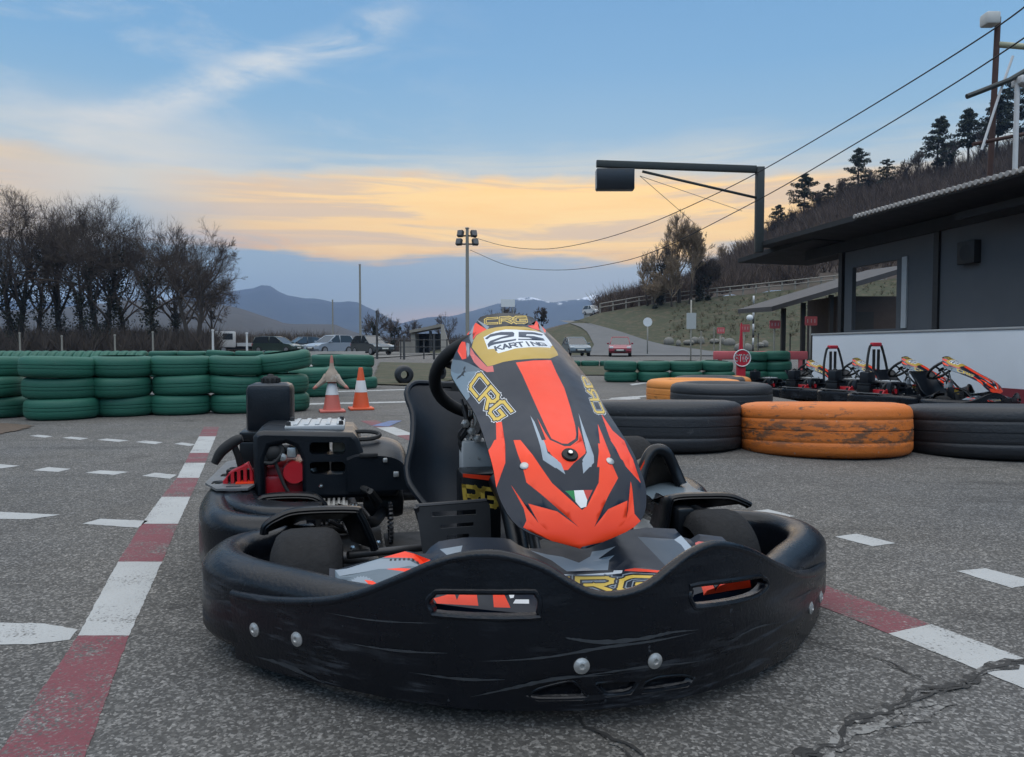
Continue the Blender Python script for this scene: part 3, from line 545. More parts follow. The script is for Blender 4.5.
def make_guard(name, parent, pts, s0, s1, m=None, lip=.018, th=.006):
    g = G(); P = smooth_path([(a, 0, z) for a, z in pts], 4)
    n = len(P)
    outer = []; 
    N_ = []
    for i in range(n):
        t = (P[min(i + 1, n - 1)] - P[max(i - 1, 0)]); N_.append(Vector((-t.z, 0, t.x)).normalized() * (1 if t.x > 0 else -1))
    def ring(s, off): return [Vector((p.x, s, p.z)) + N_[i] * off for i, p in enumerate(P)]
    rows = [ring(s0 + .012, -lip), ring(s0 + .002, -lip * .6), ring(s0, -.006), ring(s0 + .004, -.001), ring(s0 + .014, 0), ring((s0 + s1) / 2, -.012), ring(s1 + .08, -.055)]
    g.grid(rows, 0)
    g.grid([[q - Vector((0, 0, 0)) - N_[i] * th for i, q in enumerate(r)] for r in rows[2:]], 0)
    for e in (0, n - 1): g.grid([[r[e], r[e] - N_[e] * th] for r in rows[2:]], 0)
    return g.build(name, m or M_PL, parent)
def nose(wv, a):
    A = abs(a); sf = sb(a) + .045; sr = max(.235 - .25 * max(0, A - .25), sf + .05)
    zr = interp(A, [0, .07, .1, .18, .24, .262, .285, .35, .42], [.213, .216, .238, .244, .238, .212, .228, .22, .206]); zf = .168 + .02 * min(1, A / .3)
    if wv < .3:
        k = wv / .3; return Vector((a, sf - .012 * math.sin(k * math.pi * .5) + .012, .085 + (zf - .085) * k))
    k = (wv - .3) / .7; return Vector((a, sf + (sr - sf) * k, zf + (zr - zf) * (k ** .8)))
def make_nose(parent):
    global LIM
    LIM = (0, 1, -.43, .33)
    lay = list(NSD) + word_layers('CRG', NST, 1.5, ((.26, 'lite'), (.2, 'ink'), (.11, 'yel')), .3)
    # small print on the red flash
    for k in range(9): 
        a0 = -.325 + k * .0078; lay.append(('ink', [(.885 - k * .012, a0), (.925 - k * .012, a0 + .001), (.92 - k * .012, a0 + .005), (.88 - k * .012, a0 + .004)]))
    n = 50
    b = [(0, -.43 + .76 * i / n) for i in range(n + 1)] + [(j / 20, .33) for j in range(1, 20)] + [(1, .33 - .76 * i / n) for i in range(n + 1)] + [(j / 20, -.43) for j in range(19, 0, -1)]
    pts = [(j / 20, -.43 + .76 * i / n) for j in range(1, 20) for i in range(1, n)] + [(.3, -.43 + .76 * i / 80) for i in range(1, 80)]
    V, T, mi = painted(b, lay, pts, nose, 'base', ORDER)
    g = G(); g.v = [tuple(v) for v in V]; g.f = T; g.m = mi; g.sm = [True] * len(T)
    # rear drop so that it is a shell, not a sheet
    bk = len(ORDER)
    g.grid([[nose(1, -.43 + .76 * i / n), nose(1, -.43 + .76 * i / n) + Vector((0, .012, -.01)), nose(1, -.43 + .76 * i / n) + Vector((0, .012, -.09))] for i in range(n + 1)], bk)
    for e in (-.43, .33): g.grid([[nose(j / 10, e), nose(j / 10, e) + Vector((0, 0, -.05))] for j in range(11)], bk)
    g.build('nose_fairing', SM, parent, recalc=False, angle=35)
def text_plate(name, parent, word, o, ex, ey, w, h, base, back=None):
    """sticker: flat panel with a word built into it"""
    pass
def make_kart():
    k = thing('go_kart', 'black rental go-kart with a red, black and gold front fairing parked in the foreground', 'go-kart', (.14, 1.2, 0), R(12))
    make_bumper(k); make_corner(k, -1); make_corner(k, 1); make_nose(k); make_shield(k)
    # wheels
    make_wheel('front_wheel', k, (-.478, .40, .117), .117, .130); make_wheel('front_wheel', k, (.410, .40, .116), .116, .130)
    make_wheel('rear_wheel', k, (-.56, 1.42, .138), .138, .2); make_wheel('rear_wheel', k, (.56, 1.42, .138), .138, .2)
    make_guard('mudguard', k, [(-.578, .215), (-.572, .235), (-.545, .253), (-.50, .266), (-.385, .264), (-.368, .25), (-.345, .20), (-.335, .17)], .455, .53)
    make_guard('mudguard', k, [(.30, .17), (.31, .20), (.318, .248), (.34, .262), (.42, .262), (.475, .258), (.515, .243), (.53, .235)], .445, .56)
    make_guard('side_guard', k, [(-.63, .215), (-.60, .228), (-.50, .226), (-.46, .205), (-.44, .165)], .82, 1.0)
    # wrap-round side and rear bumper
    P = smooth_path([(-.50, .66, 0), (-.60, .645, 0), (-.68, .70, 0), (-.72, .82, 0), (-.742, 1.0, 0), (-.75, 1.25, 0), (-.73, 1.45, 0), (-.65, 1.58, 0), (-.45, 1.63, 0), (0, 1.645, 0), (.40, 1.63, 0), (.52, 1.58, 0), (.56, 1.45, 0), (.57, 1.25, 0), (.565, 1.0, 0), (.555, .86, 0), (.53, .76, 0), (.48, .70, 0), (.42, .70, 0)], 5)
    def pr(q):
        lift = .012 * math.sin(q * 9)
        return [(x, z) for x, z in rrect(.085, .165, .038, 5, 0, .125 + lift)]
    g = G(); g.sweep(P, pr, 0); g.build('wraparound_bumper', M_BLK, k)
    # upper tier of the bumper near the engine
    P = smooth_path([(-.47, .74, .0), (-.58, .76, 0), (-.665, .86, 0), (-.70, 1.02, 0), (-.712, 1.2, 0), (-.70, 1.42, 0)], 5)
    g = G(); g.sweep(P, lambda q: rrect(.10, .05, .02, 4, 0, .190 + .006 * q), 0); g.build('bumper_rail', M_BLK, k)
    fr = lambda u, v, w: Vector((u, v, .228 - w))
    g = G(); hs = [rrect(.030, .055, .012, 3, -.752 + .004 * j, 1.03 + j * .12) for j in range(4)] + [rrect(.04, .022, .008, 3, -.70 + .01 * j, .955 + j * .10) for j in range(3)]
    g.plate([(-.785, 1.03), (-.74, .93), (-.66, .92), (-.64, 1.02), (-.64, 1.46), (-.72, 1.52), (-.79, 1.42)], hs, fr, .006); g.build('bumper_bracket', mat('worn_bracket_metal', (.16, .165, .17), .55, .5, var=.3, vscale=20), k)
    g = G(); g.box(-.70, -.645, .985, 1.07, .2285, .232); g.build('sticker', sticker('redo'), k)
    # floor tray and chassis tubes
    g = G(); g.box(-.30, .30, .15, 1.1, .038, .046); g.build('floor_tray', M_MATT, k); g = G(); g.box(-.69, -.31, .84, 1.46, .05, .062); g.box(-.42, -.30, .60, .86, .044, .052); g.build('engine_mount', M_MATT, k)
    for pth in ([(-.32, .12, .075), (-.32, .5, .075), (-.36, .9, .075), (-.40, 1.5, .085)], [(.32, .12, .075), (.32, .5, .075), (.36, .9, .075), (.38, 1.5, .085)], [(-.42, .40, .10), (.36, .40, .10)], [(-.5, 1.42, .138), (.5, 1.42, .138)], [(-.50, .70, .10), (-.34, .72, .075)], [(-.52, 1.02, .09), (-.36, 1.05, .075)], [(.52, .70, .10), (.34, .72, .075)]):
        g = G(); g.tube(smooth_path(pth, 5), .015, n=10); g.build('chassis_tube', M_STEEL, k)
    for z, x0, x1 in ((.12, -.42, -.34), (.15, -.40, -.33)):
        g = G(); g.tube([(x0, .5, z), (x1 + .2, .62, z - .02)], .009, n=8); g.build('tie_rod', M_STEEL, k)
    # pedal plate with three slots
    def q(px, py): return (-.257 + (px - 417) * .00205, .27 - (py - 505) * .00236)
    def cr(l): return [q(380 + x * .1758, 480 + y * .1758) for x, y in l]
    fr = lambda u, v, w: Vector((u, .42 + w + (.27 - v) * -.12, v))
    g = G(); g.plate(cr([(205, 152), (622, 140), (640, 160), (645, 395), (560, 430), (290, 440), (245, 425)]), [cr([(295, 182), (556, 178), (558, 203), (295, 206)]), cr([(345, 246), (540, 242), (540, 262), (345, 266)]), cr([(380, 300), (512, 298), (512, 320), (380, 324)])], fr, .004)
    a, b = cr([(205, 150), (622, 138)]); g.tube([fr(a[0], a[1], .004), fr(b[0], b[1], .004)], .005, n=8); g.build('pedal_plate', M_STEEL, k)
    a = cr([(205, 152), (245, 425)]); g = G(); g.tube([fr(a[0][0], a[0][1], .0), fr(a[0][0] + .03, a[0][1] - .1, .05), fr(a[1][0] + .015, .07, .05)], .006, n=8); g.build('pedal', M_STEEL, k)
    g = G(); g.tube([(.18, .34, .06), (.18, .37, .16), (.18, .40, .24)], .006, n=8); g.box(.15, .21, .385, .395, .17, .25); g.build('pedal', M_STEEL, k)
    # steering
    c = Vector((-.005, .80, .522)); up = Vector((0, -.72, .69)); rt = Vector((1, 0, 0)); nn = rt.cross(up)
    sw = G(); sw.tube([c + (rt * math.cos(i * math.pi / 24) * 1.06 + up * math.sin(i * math.pi / 24)) * .163 for i in range(48)], .0165, n=12, closed=True)
    swo = sw.build('steering_wheel', M_MATT, k)
    for a_ in (20, 160, 270):
        s_ = G(); d = rt * math.cos(R(a_)) + up * math.sin(R(a_)); s_.tube([c + d * .155, c + d * .03 - nn * .02 * (1 if nn.z > 0 else -1)], .011, n=8); s_.build('spoke', M_STEEL, swo)
    s_ = G(); s_.ell((0, 0, 0), (.04, .04, .012), 0, 16, 8, Matrix.Translation(c) @ nn.to_track_quat('Z', 'Y').to_matrix().to_4x4()); s_.build('hub', M_MATT, swo)
    g = G(); g.tube([c, (-.005, .55, .30), (0, .36, .10)], .012, n=10); g.build('steering_column', M_STEEL, k)
    g = G(); g.tube([(-.112, .62, .45), (-.115, .615, .38), (-.117, .61, .29)], .0065, n=8); g.build('brake_rod', M_CHROME, k)
    for j in range(7):
        g = G(); x = -.138 + random.random() * .045; z = .405 + random.random() * .05; y = .60 + random.random() * .04
        g.tube(smooth_path([(x, y, z + .05), (x + .01, y - .01, z), (x - .006, y + .012, z - .04), (x + .02, y, z - .09)], 4), .003 + random.random() * .004, n=6); g.build('cable', [M_MATT, M_ALU, M_STEEL][j % 3], k)
    for j in range(3): 
        g = G(); g.lathe([(.001, 0), (.009, 0), (.011, .006), (.009, .016), (.001, .018)], 6, 0, Matrix.Translation((-.13 + j * .014, .59, .42 - .018 * j)) @ Matrix.Rotation(R(80), 4, 'X')); g.build('nut', M_ALU, k)
    g = G(); g.box(-.135, -.05, .60, .66, .30, .378, bev=.006); g.build('fuse_box', M_GREY, k)
    # sticker box in front of the column
    g = G(); g.box(-.150, -.06, .505, .60, .12, .318, bev=.008); bx = g.build('column_box', M_PL, k)
    st = [((-.150 + .094 * i / 4, .245 - .012 * i / 4 + .002), (-.150 + .094 * i / 4, .292 - .012 * i / 4)) for i in range(5)]
    for j, (hw, c_) in enumerate(((.2, 'ink'), (.12, 'yel'))):
        if c_ == 'ink': continue
        g = G()
        for qd in strokes('RG', hw, .35, .75):
            w_ = warp([((-.142, .252), (-.146, .290)), ((-.072, .240), (-.074, .278))], qd); g.add([Vector((x, .5035, z)) for x, z in w_], [(0, 1, 2, 3)], 0, False)
        g.build('sticker', sticker('yel'), bx)
    g = G(); g.add([(-.148, .504, .318), (-.062, .504, .308), (-.062, .504, .296), (-.148, .504, .310)], [(0, 1, 2, 3)], 0, False); g.build('sticker', sticker('red'), bx)
    g = G(); g.tube(smooth_path([(-.06, .30, .06), (-.055, .33, .16), (-.06, .42, .26), (-.07, .5, .30)], 5), .022, n=12); g.build('column_support', M_PL, k)
    # seat
    rowsd = [(1.11, .487, .13, .01), (1.105, .478, .175, .03), (1.085, .44, .200, .06), (1.06, .38, .186, .075), (1.025, .30, .192, .10), (.98, .21, .212, .125), (.92, .13, .20, .13), (.83, .08, .17, .11), (.72, .085, .16, .08), (.64, .11, .155, .05)]
    rows = []; edgeL = []; edgeR = []
    sm_ = smooth_path([(a, b, c_) for a, b, c_, d in rowsd], 3); wd = smooth_path([(d, 0, 0) for a, b, c_, d in rowsd], 3)
    for i, p in enumerate(sm_):
        t = (sm_[min(i + 1, len(sm_) - 1)] - sm_[max(i - 1, 0)]); nf = Vector((0, t.y, -t.x)).normalized()
        nf = Vector((0, -abs(t.y) if True else 0, 0)) if False else Vector((0, t.y, -t.x)).normalized()
        if nf.y > 0 and nf.z < 0: nf = -nf
        if nf.y > 0: nf = -nf if nf.z <= 0 else nf
        rows.append([Vector((-.035 + p.z * x, p.x, p.y)) + nf * wd[i].x * abs(x) ** 3.2 for x in [j / 12 for j in range(-12, 13)]])
    g = G(); g.grid(rows, 0)
    g.grid([[v + Vector((0, .008, -.004)) for v in r] for r in rows], 0)
    for e, in ((0,), (24,)): g.tube([r[e] for r in rows], .0085, n=8)
    g.tube(rows[0], .0085, n=8)
    so = g.build('seat', M_SEAT, k)
    g = G(); g.plate(rrect(.19, .03, .012, 4), [rrect(.05, .008, .003, 2, -.04, 0)], lambda u, v, w: Vector((-.08 + u, 1.098 + w, .476 + v)), .015); g.build('headrest_strap', M_MATT, so)
    # engine cover
    def ec(l, sS=1.0):
        o_ = []
        for x, y in l:
            P_, Q_ = 230 + x * .1855, 370 + y * .1855
            o_.append((-.675 + (P_ - 245) * .00268, .388 - (P_ - 245) * .00008 - (Q_ - 425) * .00274))
        return o_
    outl = ec([(128, 355), (150, 330), (185, 322), (420, 326), (660, 330), (690, 365), (715, 430), (760, 482), (850, 500), (938, 488), (945, 520), (935, 610), (900, 680), (640, 690), (384, 690), (384, 480), (350, 410), (300, 390), (215, 408), (188, 480), (188, 690), (128, 690)])
    hol = [ec([(425, 395), (440, 382), (600, 382), (615, 395), (615, 435), (600, 448), (440, 448), (425, 435)]), ec([(425, 500), (440, 488), (600, 488), (615, 500), (615, 542), (600, 556), (440, 556), (425, 542)])]
    g = G(); g.plate(outl, hol, lambda u, v, w: Vector((u, .97 + w, v)), .06, chamfer=.012)
    # the top shell runs back from the front plate
    tp = ec([(128, 355), (150, 330), (185, 322), (420, 326), (660, 330), (690, 365), (715, 430), (760, 482), (850, 500), (938, 488)])
    for (y0, y1, l0, l1) in ((1.03, 1.10, 0, .004), (1.10, 1.26, .004, .002)):
        g.grid([[Vector((u, y0, v + l0)) for u, v in tp], [Vector((u, y1, v + l1)) for u, v in tp]], 0)
        g.grid([[Vector((u, y0, v + l0 - .006)) for u, v in tp], [Vector((u, y1, v + l1 - .006)) for u, v in tp]], 0)
    eo = g.build('engine_cover', M_ENG, k, angle=50)
    # right lobe of the cover
    g = G(); L = [(-.405, .322, .975), (-.37, .334, .98), (-.30, .331, .98), (-.258, .316, .978), (-.238, .285, .972), (-.232, .24, .97)]
    rows = []
    for f_ in range(9):
        t = f_ / 8; rows.append([Vector((x + .006 * t, y - .02 + .24 * t, z - .035 * (1 - math.sin(min(1, t * 2.2) * math.pi / 2)) - .05 * max(0, t - .7))) for x, z, y in [(p.x, p.y, p.z) for p in smooth_path([(a, b, c_) for a, b, c_ in L], 5)]])
    g.grid(rows, 0); g.grid([[v + Vector((0, 0, -.008)) for v in r] for r in rows], 0)
    fl = [r for r in rows[0]]; g.grid([fl, [Vector((v.x, v.y + .002, .20)) for v in fl]], 0)
    for e in (0, -1): g.grid([[r[e] for r in rows], [Vector((r[e].x, r[e].y, .2)) for r in rows]], 0)
    lo = g.build('engine_cover', M_ENG, k, angle=50)
    g = G(); g.tube([Vector((-.36 + .045 * math.cos(t) * 1.1, 1.05 + .03 * math.sin(t), .346 + .008 * math.sin(t))) for t in [i * math.pi / 12 for i in range(24)]], .006, n=6, closed=True)
    g.build('filler_opening', M_MATT, lo)
    # ribbed silver plate on top of the engine
    g = G(); g.box(-.575, -.41, 1.04, 1.24, .362, .378, bev=.003)
    for j in range(5): g.box(-.553 + j * .03, -.541 + j * .03, 1.05, 1.23, .378, .382, bev=.0015)
    pl = g.build('ribbed_plate', M_GREY, k)
    for x in (-.565, -.42):
        for y in (1.05, 1.19):
            g = G(); g.lathe([(.001, .012), (.006, .011), (.007, 0), (.007, -.003)], 8, 0, Matrix.Translation((x, y, .378))); g.build('bolt', M_STEEL, pl)
    # red engine behind the cut-out
    en = G(); en.box(-.66, -.50, 1.02, 1.25, .16, .27, bev=.015); en.lathe([(.001, 0), (.03, 0), (.034, .008), (.03, .03), (.001, .03)], 20, 0, Matrix.Translation((-.545, 1.012, .255)) @ Matrix.Rotation(R(90), 4, 'X'))
    en.box(-.645, -.57, 1.005, 1.03, .185, .245, bev=.01)
    eo2 = en.build('engine_block', M_RED, k)
    g = G(); g.plate([(-.735, .165), (-.655, .165), (-.655, .255), (-.668, .285), (-.715, .262), (-.735, .235)], [rrect(.008, .058, .003, 2, -.718 + j * .0165, .228 + j * .004) for j in range(4)], lambda u, v, w: Vector((u, 1.0 + w, v)), .02, chamfer=.004); g.build('starter_grille', M_RED, k)
    g = G(); g.box(-.73, -.66, 1.03, 1.06, .16, .26); g.build('flywheel_shroud', M_MATT, k)
    g = G(); g.tube(smooth_path([(-.755, 1.0, .285), (-.735, 1.0, .318), (-.70, 1.0, .345), (-.682, 1.0, .352)], 5), [.010 + .0055 * math.sin(math.pi * i / 15) for i in range(16)], n=10); g.tube([(-.705, 1.0, .335), (-.695, 1.01, .30), (-.69, 1.02, .27)], .009, n=8); g.build('pull_handle', M_MATT, k)
    # carburettor cluster
    g = G(); g.ell((-.60, 1.0, .31), (.032, .03, .03), 0); g.ell((-.625, 1.0, .30), (.022, .025, .028), 0); g.tube(smooth_path([(-.64, .985, .29), (-.60, .975, .285), (-.575, .98, .315), (-.59, .99, .34)], 5), .006, n=7); g.tube(smooth_path([(-.60, .98, .30), (-.57, .972, .22), (-.535, .97, .17)], 5), .005, n=7); g.build('carburettor', M_MATT, k)
    g = G(); g.box(-.565, -.54, .985, 1.03, .295, .325, bev=.004); g.lathe([(.001, 0), (.009, 0), (.010, .012), (.001, .014)], 12, 0, Matrix.Translation((-.575, .985, .30)) @ Matrix.Rotation(R(90), 4, 'X')); g.build('choke_lever', M_ALU, k)
    g = G(); g.lathe([(.001, 0), (.017, 0), (.019, .01), (.019, .05), (.017, .06), (.001, .06)], 14, 0, Matrix.Translation((-.505, 1.03, .20))); g.build('oil_filter', M_ALU, k)
    g = G(); g.box(-.445, -.40, 1.04, 1.10, .285, .335, bev=.008); g.build('air_filter', mat('cream_plastic', (.42, .41, .36), .5), k); g = G(); g.box(-.51, -.455, 1.05, 1.14, .19, .345, bev=.01); g.box(-.45, -.40, 1.06, 1.14, .20, .27, bev=.01); g.build('carburettor_box', M_MATT, k)
    # cylinder and exhaust under the cover
    g = G(); Mx = Matrix.Translation((-.46, .93, .155)) @ Matrix.Rotation(R(90), 4, 'Y')
    pf = [(.001, -.065)]
    for j in range(9): z = -.06 + j * .013; pf += [(.036, z), (.036, z + .006), (.028, z + .006), (.028, z + .013)]
    pf += [(.001, .065)]; g.lathe(pf, 22, 0, Mx); g.build('cylinder', mat('dull_aluminium', (.2, .2, .195), .5, .6, var=.3, vscale=25), k)
    rnd = random.Random(12)
    for j in range(8):
        x, y, z = -.50 + rnd.random() * .20, .90 + rnd.random() * .06, .09 + rnd.random() * .12
        g = G(); g.tube(smooth_path([(x, y, z), (x + rnd.uniform(-.05, .05), y - .03, z + rnd.uniform(-.03, .04)), (x + rnd.uniform(-.08, .08), y + .03, z + rnd.uniform(-.05, .03))], 5), rnd.choice((.004, .006, .009)), n=7); g.build('hose', [M_MATT, M_STEEL, M_ALU][j % 3], k)
    for j in range(9):
        x, y, z = -.52 + rnd.random() * .17, .915 + rnd.random() * .04, .10 + rnd.random() * .13
        g = G(); g.lathe([(.001, 0), (.007, 0), (.008, .006), (.005, .012), (.001, .013)], 6, 0, Matrix.Translation((x, y, z)) @ Matrix.Rotation(R(90), 4, 'X')); g.build('nut', [M_CHROME, M_ALU][j % 2], k)
    for x, z, w_, h_ in ((-.345, .30, .05, .012), (-.30, .285, .013, .013), (-.27, .245, .016, .016)):
        g = G(); g.box(x - w_ / 2, x + w_ / 2, .955, .972, z - h_ / 2, z + h_ / 2, bev=.003); g.build('latch', M_ALU if w_ < .03 else M_MATT, k)
    g = G(); g.lathe([(.001, -.06), (.04, -.055), (.045, -.04), (.045, .04), (.04, .055), (.001, .06)], 22, 0, Matrix.Translation((-.30, 1.1, .14)) @ Matrix.Rotation(R(90), 4, 'Y')); g.tube(smooth_path([(-.40, .95, .16), (-.36, .93, .13), (-.33, .98, .11), (-.30, 1.08, .12)], 5), .016, n=10); g.build('silencer', M_STEEL, k)
    g = G()
    for j in range(26): 
        t = j * 2 * math.pi / 26; g.box(-.006, .006, -.008, .008, -.004, .004, 0, Matrix.Translation((-.285, 1.0 + .06 * math.cos(t), .10 + .05 * math.sin(t))) @ Matrix.Rotation(t, 4, 'X'), bev=.002)
    g.build('drive_chain', M_STEEL, k)
    for j in range(5):
        g = G(); g.lathe([(.001, 0), (.006, 0), (.007, .007), (.001, .008)], 6, 0, Matrix.Translation((-.40 + random.random() * .16, .70 + random.random() * .15, .07 + random.random() * .05)) @ Matrix.Rotation(R(80), 4, 'X')); g.build('nut', M_CHROME, k)
    # fuel tank
    g = G(); g.box(-.708, -.572, 1.26, 1.40, .33, .487, bev=.02); ft = g.build('fuel_tank', M_ENG, k)
    g = G(); g.lathe([(.001, .018), (.02, .018), (.024, .014), (.026, .0), (.026, -.004)], 20, 0, Matrix.Translation((-.64, 1.33, .49)))
    for j in range(10): g.box(.023, .030, -.003, .003, -.002, .012, 0, Matrix.Translation((-.64, 1.33, .49)) @ Matrix.Rotation(j * math.pi / 5, 4, 'Z'))
    g.ell((-.64, 1.33, .507), (.012, .012, .008), 0, 10, 6); g.build('tank_cap', M_MATT, ft)
    g = G(); g.box(-.722, -.555, 1.22, 1.42, .315, .345, bev=.006); g.box(-.722, -.66, 1.22, 1.42, .18, .315, bev=.006); g.build('tank_bracket', M_PL, k)
    # right-hand side fairing with its hoop
    g = G(); hp = smooth_path([(.345, .70, .215), (.362, .72, .265), (.39, .735, .312), (.415, .74, .324), (.442, .74, .312), (.462, .735, .27), (.475, .72, .23)], 5)
    g.tube(hp, .016, n=12)
    g.grid([[p + Vector((0, .0, 0)) for p in hp], [p + Vector((-.01, .22, -.05 - .3 * (p.z - .2))) for p in hp]], 0)
    sf = g.build('side_fairing', M_PL, k)
    g = G(); g.grid([[Vector((.34, .50, .205)), Vector((.40, .52, .215)), Vector((.50, .60, .212)), Vector((.555, .70, .20))], [Vector((.345, .62, .222)), Vector((.42, .64, .226)), Vector((.50, .70, .222)), Vector((.56, .78, .208))], [Vector((.36, .72, .22)), Vector((.43, .76, .228)), Vector((.52, .80, .225)), Vector((.565, .86, .212))], [Vector((.37, .95, .17)), Vector((.44, .95, .175)), Vector((.52, .97, .17)), Vector((.57, 1.0, .16))]], 0); g.build('side_panel', sticker('grey2'), sf)
    g = G(); g.add([(.337, .69, .235), (.352, .708, .28), (.368, .714, .302), (.362, .712, .262), (.35, .70, .228)], [(0, 1, 2, 3, 4)], 0, False); g.build('sticker', sticker('red'), sf)
    g = G(); g.box(.33, .372, .42, .50, .12, .235, bev=.008); g.build('side_pod_bracket', M_PL, k)
    return k
kart = make_kart()
# ================================================================== ground
def asphalt_nodes(N, v, base=.116):
    cell = N.vor(v, 210, 'Color'); s_ = N.n('ShaderNodeSeparateColor'); N.nt.links.new(cell, s_.inputs[0])
    cell2 = N.vor(v, 80, 'Color'); s2 = N.n('ShaderNodeSeparateColor'); N.nt.links.new(cell2, s2.inputs[0])
    big = N.noise(v, .55, 5, .6); mid = N.noise(v, 4, 5, .65)
    g = N.m('MULTIPLY_ADD', N.m('POWER', s_.outputs[0], 3.0), 1.35, .50)
    g = N.m('MULTIPLY', g, N.m('MULTIPLY_ADD', N.ss(s2.outputs[1], .72, 1), 0.32, .93))
    oil = N.ss(N.noise(v, 2.1, 6, .62), .62, .70); g = N.m('MULTIPLY', g, N.m('SUBTRACT', 1, N.m('MULTIPLY', oil, .30))); g = N.m('MULTIPLY', g, N.m('MULTIPLY_ADD', big, .9, .56)); g = N.m('MULTIPLY', g, N.m('MULTIPLY_ADD', mid, .60, .70))
    # drifts of dark rubber and damp
    st = N.ss(N.noise(N.scale(v, (.55, 2.6, 1), (0, 0, .25)), 1.6, 5, .6), .56, .70); g = N.m('MULTIPLY', g, N.m('SUBTRACT', 1, N.m('MULTIPLY', st, .36)))
    tint = N.mix(N.noise(v, 1.3, 3), (.99, .99, 1.0), (1.10, 1.0, .86))
    vm = N.n('ShaderNodeVectorMath', operation='SCALE'); N.nt.links.new(tint, vm.inputs[0]); N.nt.links.new(N.m('MULTIPLY', g, base), vm.inputs['Scale'])
    h = N.m('ADD', N.m('MULTIPLY', s_.outputs[0], .6), N.m('SUBTRACT', 1, N.vor(v, 130)))
    return vm.outputs[0], h
def asphalt_mat():
    m, nt, b = new_mat('asphalt'); N = NT(nt); c, h = asphalt_nodes(N, N.pos())
    nt.links.new(c, b.inputs['Base Color']); b.inputs['Roughness'].default_value = .82; b.inputs['Specular IOR Level'].default_value = .35
    nt.links.new(N.bump(h, .55, .004), b.inputs['Normal']); return m
def paint_mat(name, col, wear=.42):
    m, nt, b = new_mat(name); N = NT(nt); v = N.pos(); c, h = asphalt_nodes(N, v)
    f = N.m('ADD', N.m('MULTIPLY', N.noise(v, 150, 3, .7), .55), N.m('MULTIPLY', N.noise(v, 7, 5, .65), .45))
    f = N.ss(f, wear - .06, wear + .05)
    pc = N.mix(N.noise(v, 9, 4), tuple(x * .84 for x in col), tuple(min(1, x * 1.1) for x in col))
    nt.links.new(N.mix(N.m('MULTIPLY', f, .93), c, pc), b.inputs['Base Color']); b.inputs['Roughness'].default_value = .75
    nt.links.new(N.bump(h, .4, .004), b.inputs['Normal']); return m
M_ASPH = asphalt_mat(); M_WHITE = paint_mat('road_paint_white', (.37, .375, .37)); M_REDP = paint_mat('road_paint_red', (.155, .034, .045), .47)
M_BLUEP = paint_mat('road_paint_blue', (.10, .15, .30), .45)
def sstep(x, a, b):
    t = min(1, max(0, (x - a) / (b - a))); return t * t * (3 - 2 * t)
def dip(X, Y):   # the paddock along the white wall lies a little lower than the track
    return -(.20 * sstep(Y, 5, 8) + .14 * sstep(Y, 8.5, 14)) * (1 - sstep(Y, 16, 24)) * sstep(X, 3.0, 4.4)
gx = [-2600, -200, -20, 0, 2.5] + [2.75 + .25 * i for i in range(28)] + [12, 20, 200, 2600]; gy = [-60, -2, 2, 4.5] + [4.75 + .4 * i for i in range(50)] + [30, 200, 3300]
g = G(); g.grid([[Vector((X, Y, dip(X, Y) if X < 200 else 0)) for X in gx] for Y in gy]); struct(g, 'ground', M_ASPH, angle=0)
def ground_poly(name, m, px, z=.004, kind='structure'):
    g = G(); P = [gp(x, y, z) for x, y in px]; g.ngon(P); return struct(g, name, m, recalc=False, angle=0)
def jag(P, n=5, amp=.004):
    out = []
    for i in range(len(P)):
        a, b = P[i], P[(i + 1) % len(P)]; L = (b - a).length; k = max(1, min(120, int(L / .016))); nn = Vector((-(b - a).y, (b - a).x, 0)).normalized() if L else Vector()
        for j in range(k):
            out.append(a + (b - a) * (j / k) + nn * (random.uniform(-amp, amp) if j else 0))
    return out
def ground_polyw(name, m, P, z=.0012, amp=.0022):
    g = G(); Q = jag([Vector((p[0], p[1], z)) for p in P], amp=amp if amp == 0 or amp > .01 else amp * .55); vs, tr = cdt([[(q.x, q.y) for q in Q]], []); g.add([(x, y, z) for x, y in vs], tr, 0, False)
    return struct(g, name, m, recalc=False, angle=0)
LE = [(-118, 900), (-3, 757), (78, 636), (118, 562), (142, 524), (161.5, 497), (177, 478), (185, 463), (190, 453), (199, 436.5), (204, 427)]
RE = [(16, 900), (85, 757), (129, 636), (162, 562), (178, 524), (190.5, 497), (199, 478), (205.6, 463), (209, 453), (216, 436.5), (219, 427)]
for rows, m in (((0, 1, 2), M_REDP), ((2, 3), M_WHITE), ((3, 4), M_REDP), ((4, 5), M_WHITE), ((5, 6), M_REDP), ((6, 7), M_WHITE), ((7, 8), M_REDP), ((8, 9), M_WHITE), ((9, 10), M_REDP)):
    P = [gp(*LE[i]) for i in rows] + [gp(*RE[i]) for i in rows[::-1]]
    ground_polyw('lane_stripe', m, P)
t = Vector((-.408, .913, 0)).normalized(); nrm = Vector((t.y, -t.x, 0)); o_ = Vector((.847, 1.573, 0))
for i in range(-4, 9):
    a, b = i * .55, (i + 1) * .55
    P = [o_ + t * a - nrm * .065, o_ + t * b - nrm * .065, o_ + t * b + nrm * .065, o_ + t * a + nrm * .065]
    ground_polyw('start_stripe', M_REDP if i % 2 == 0 else M_WHITE, P)
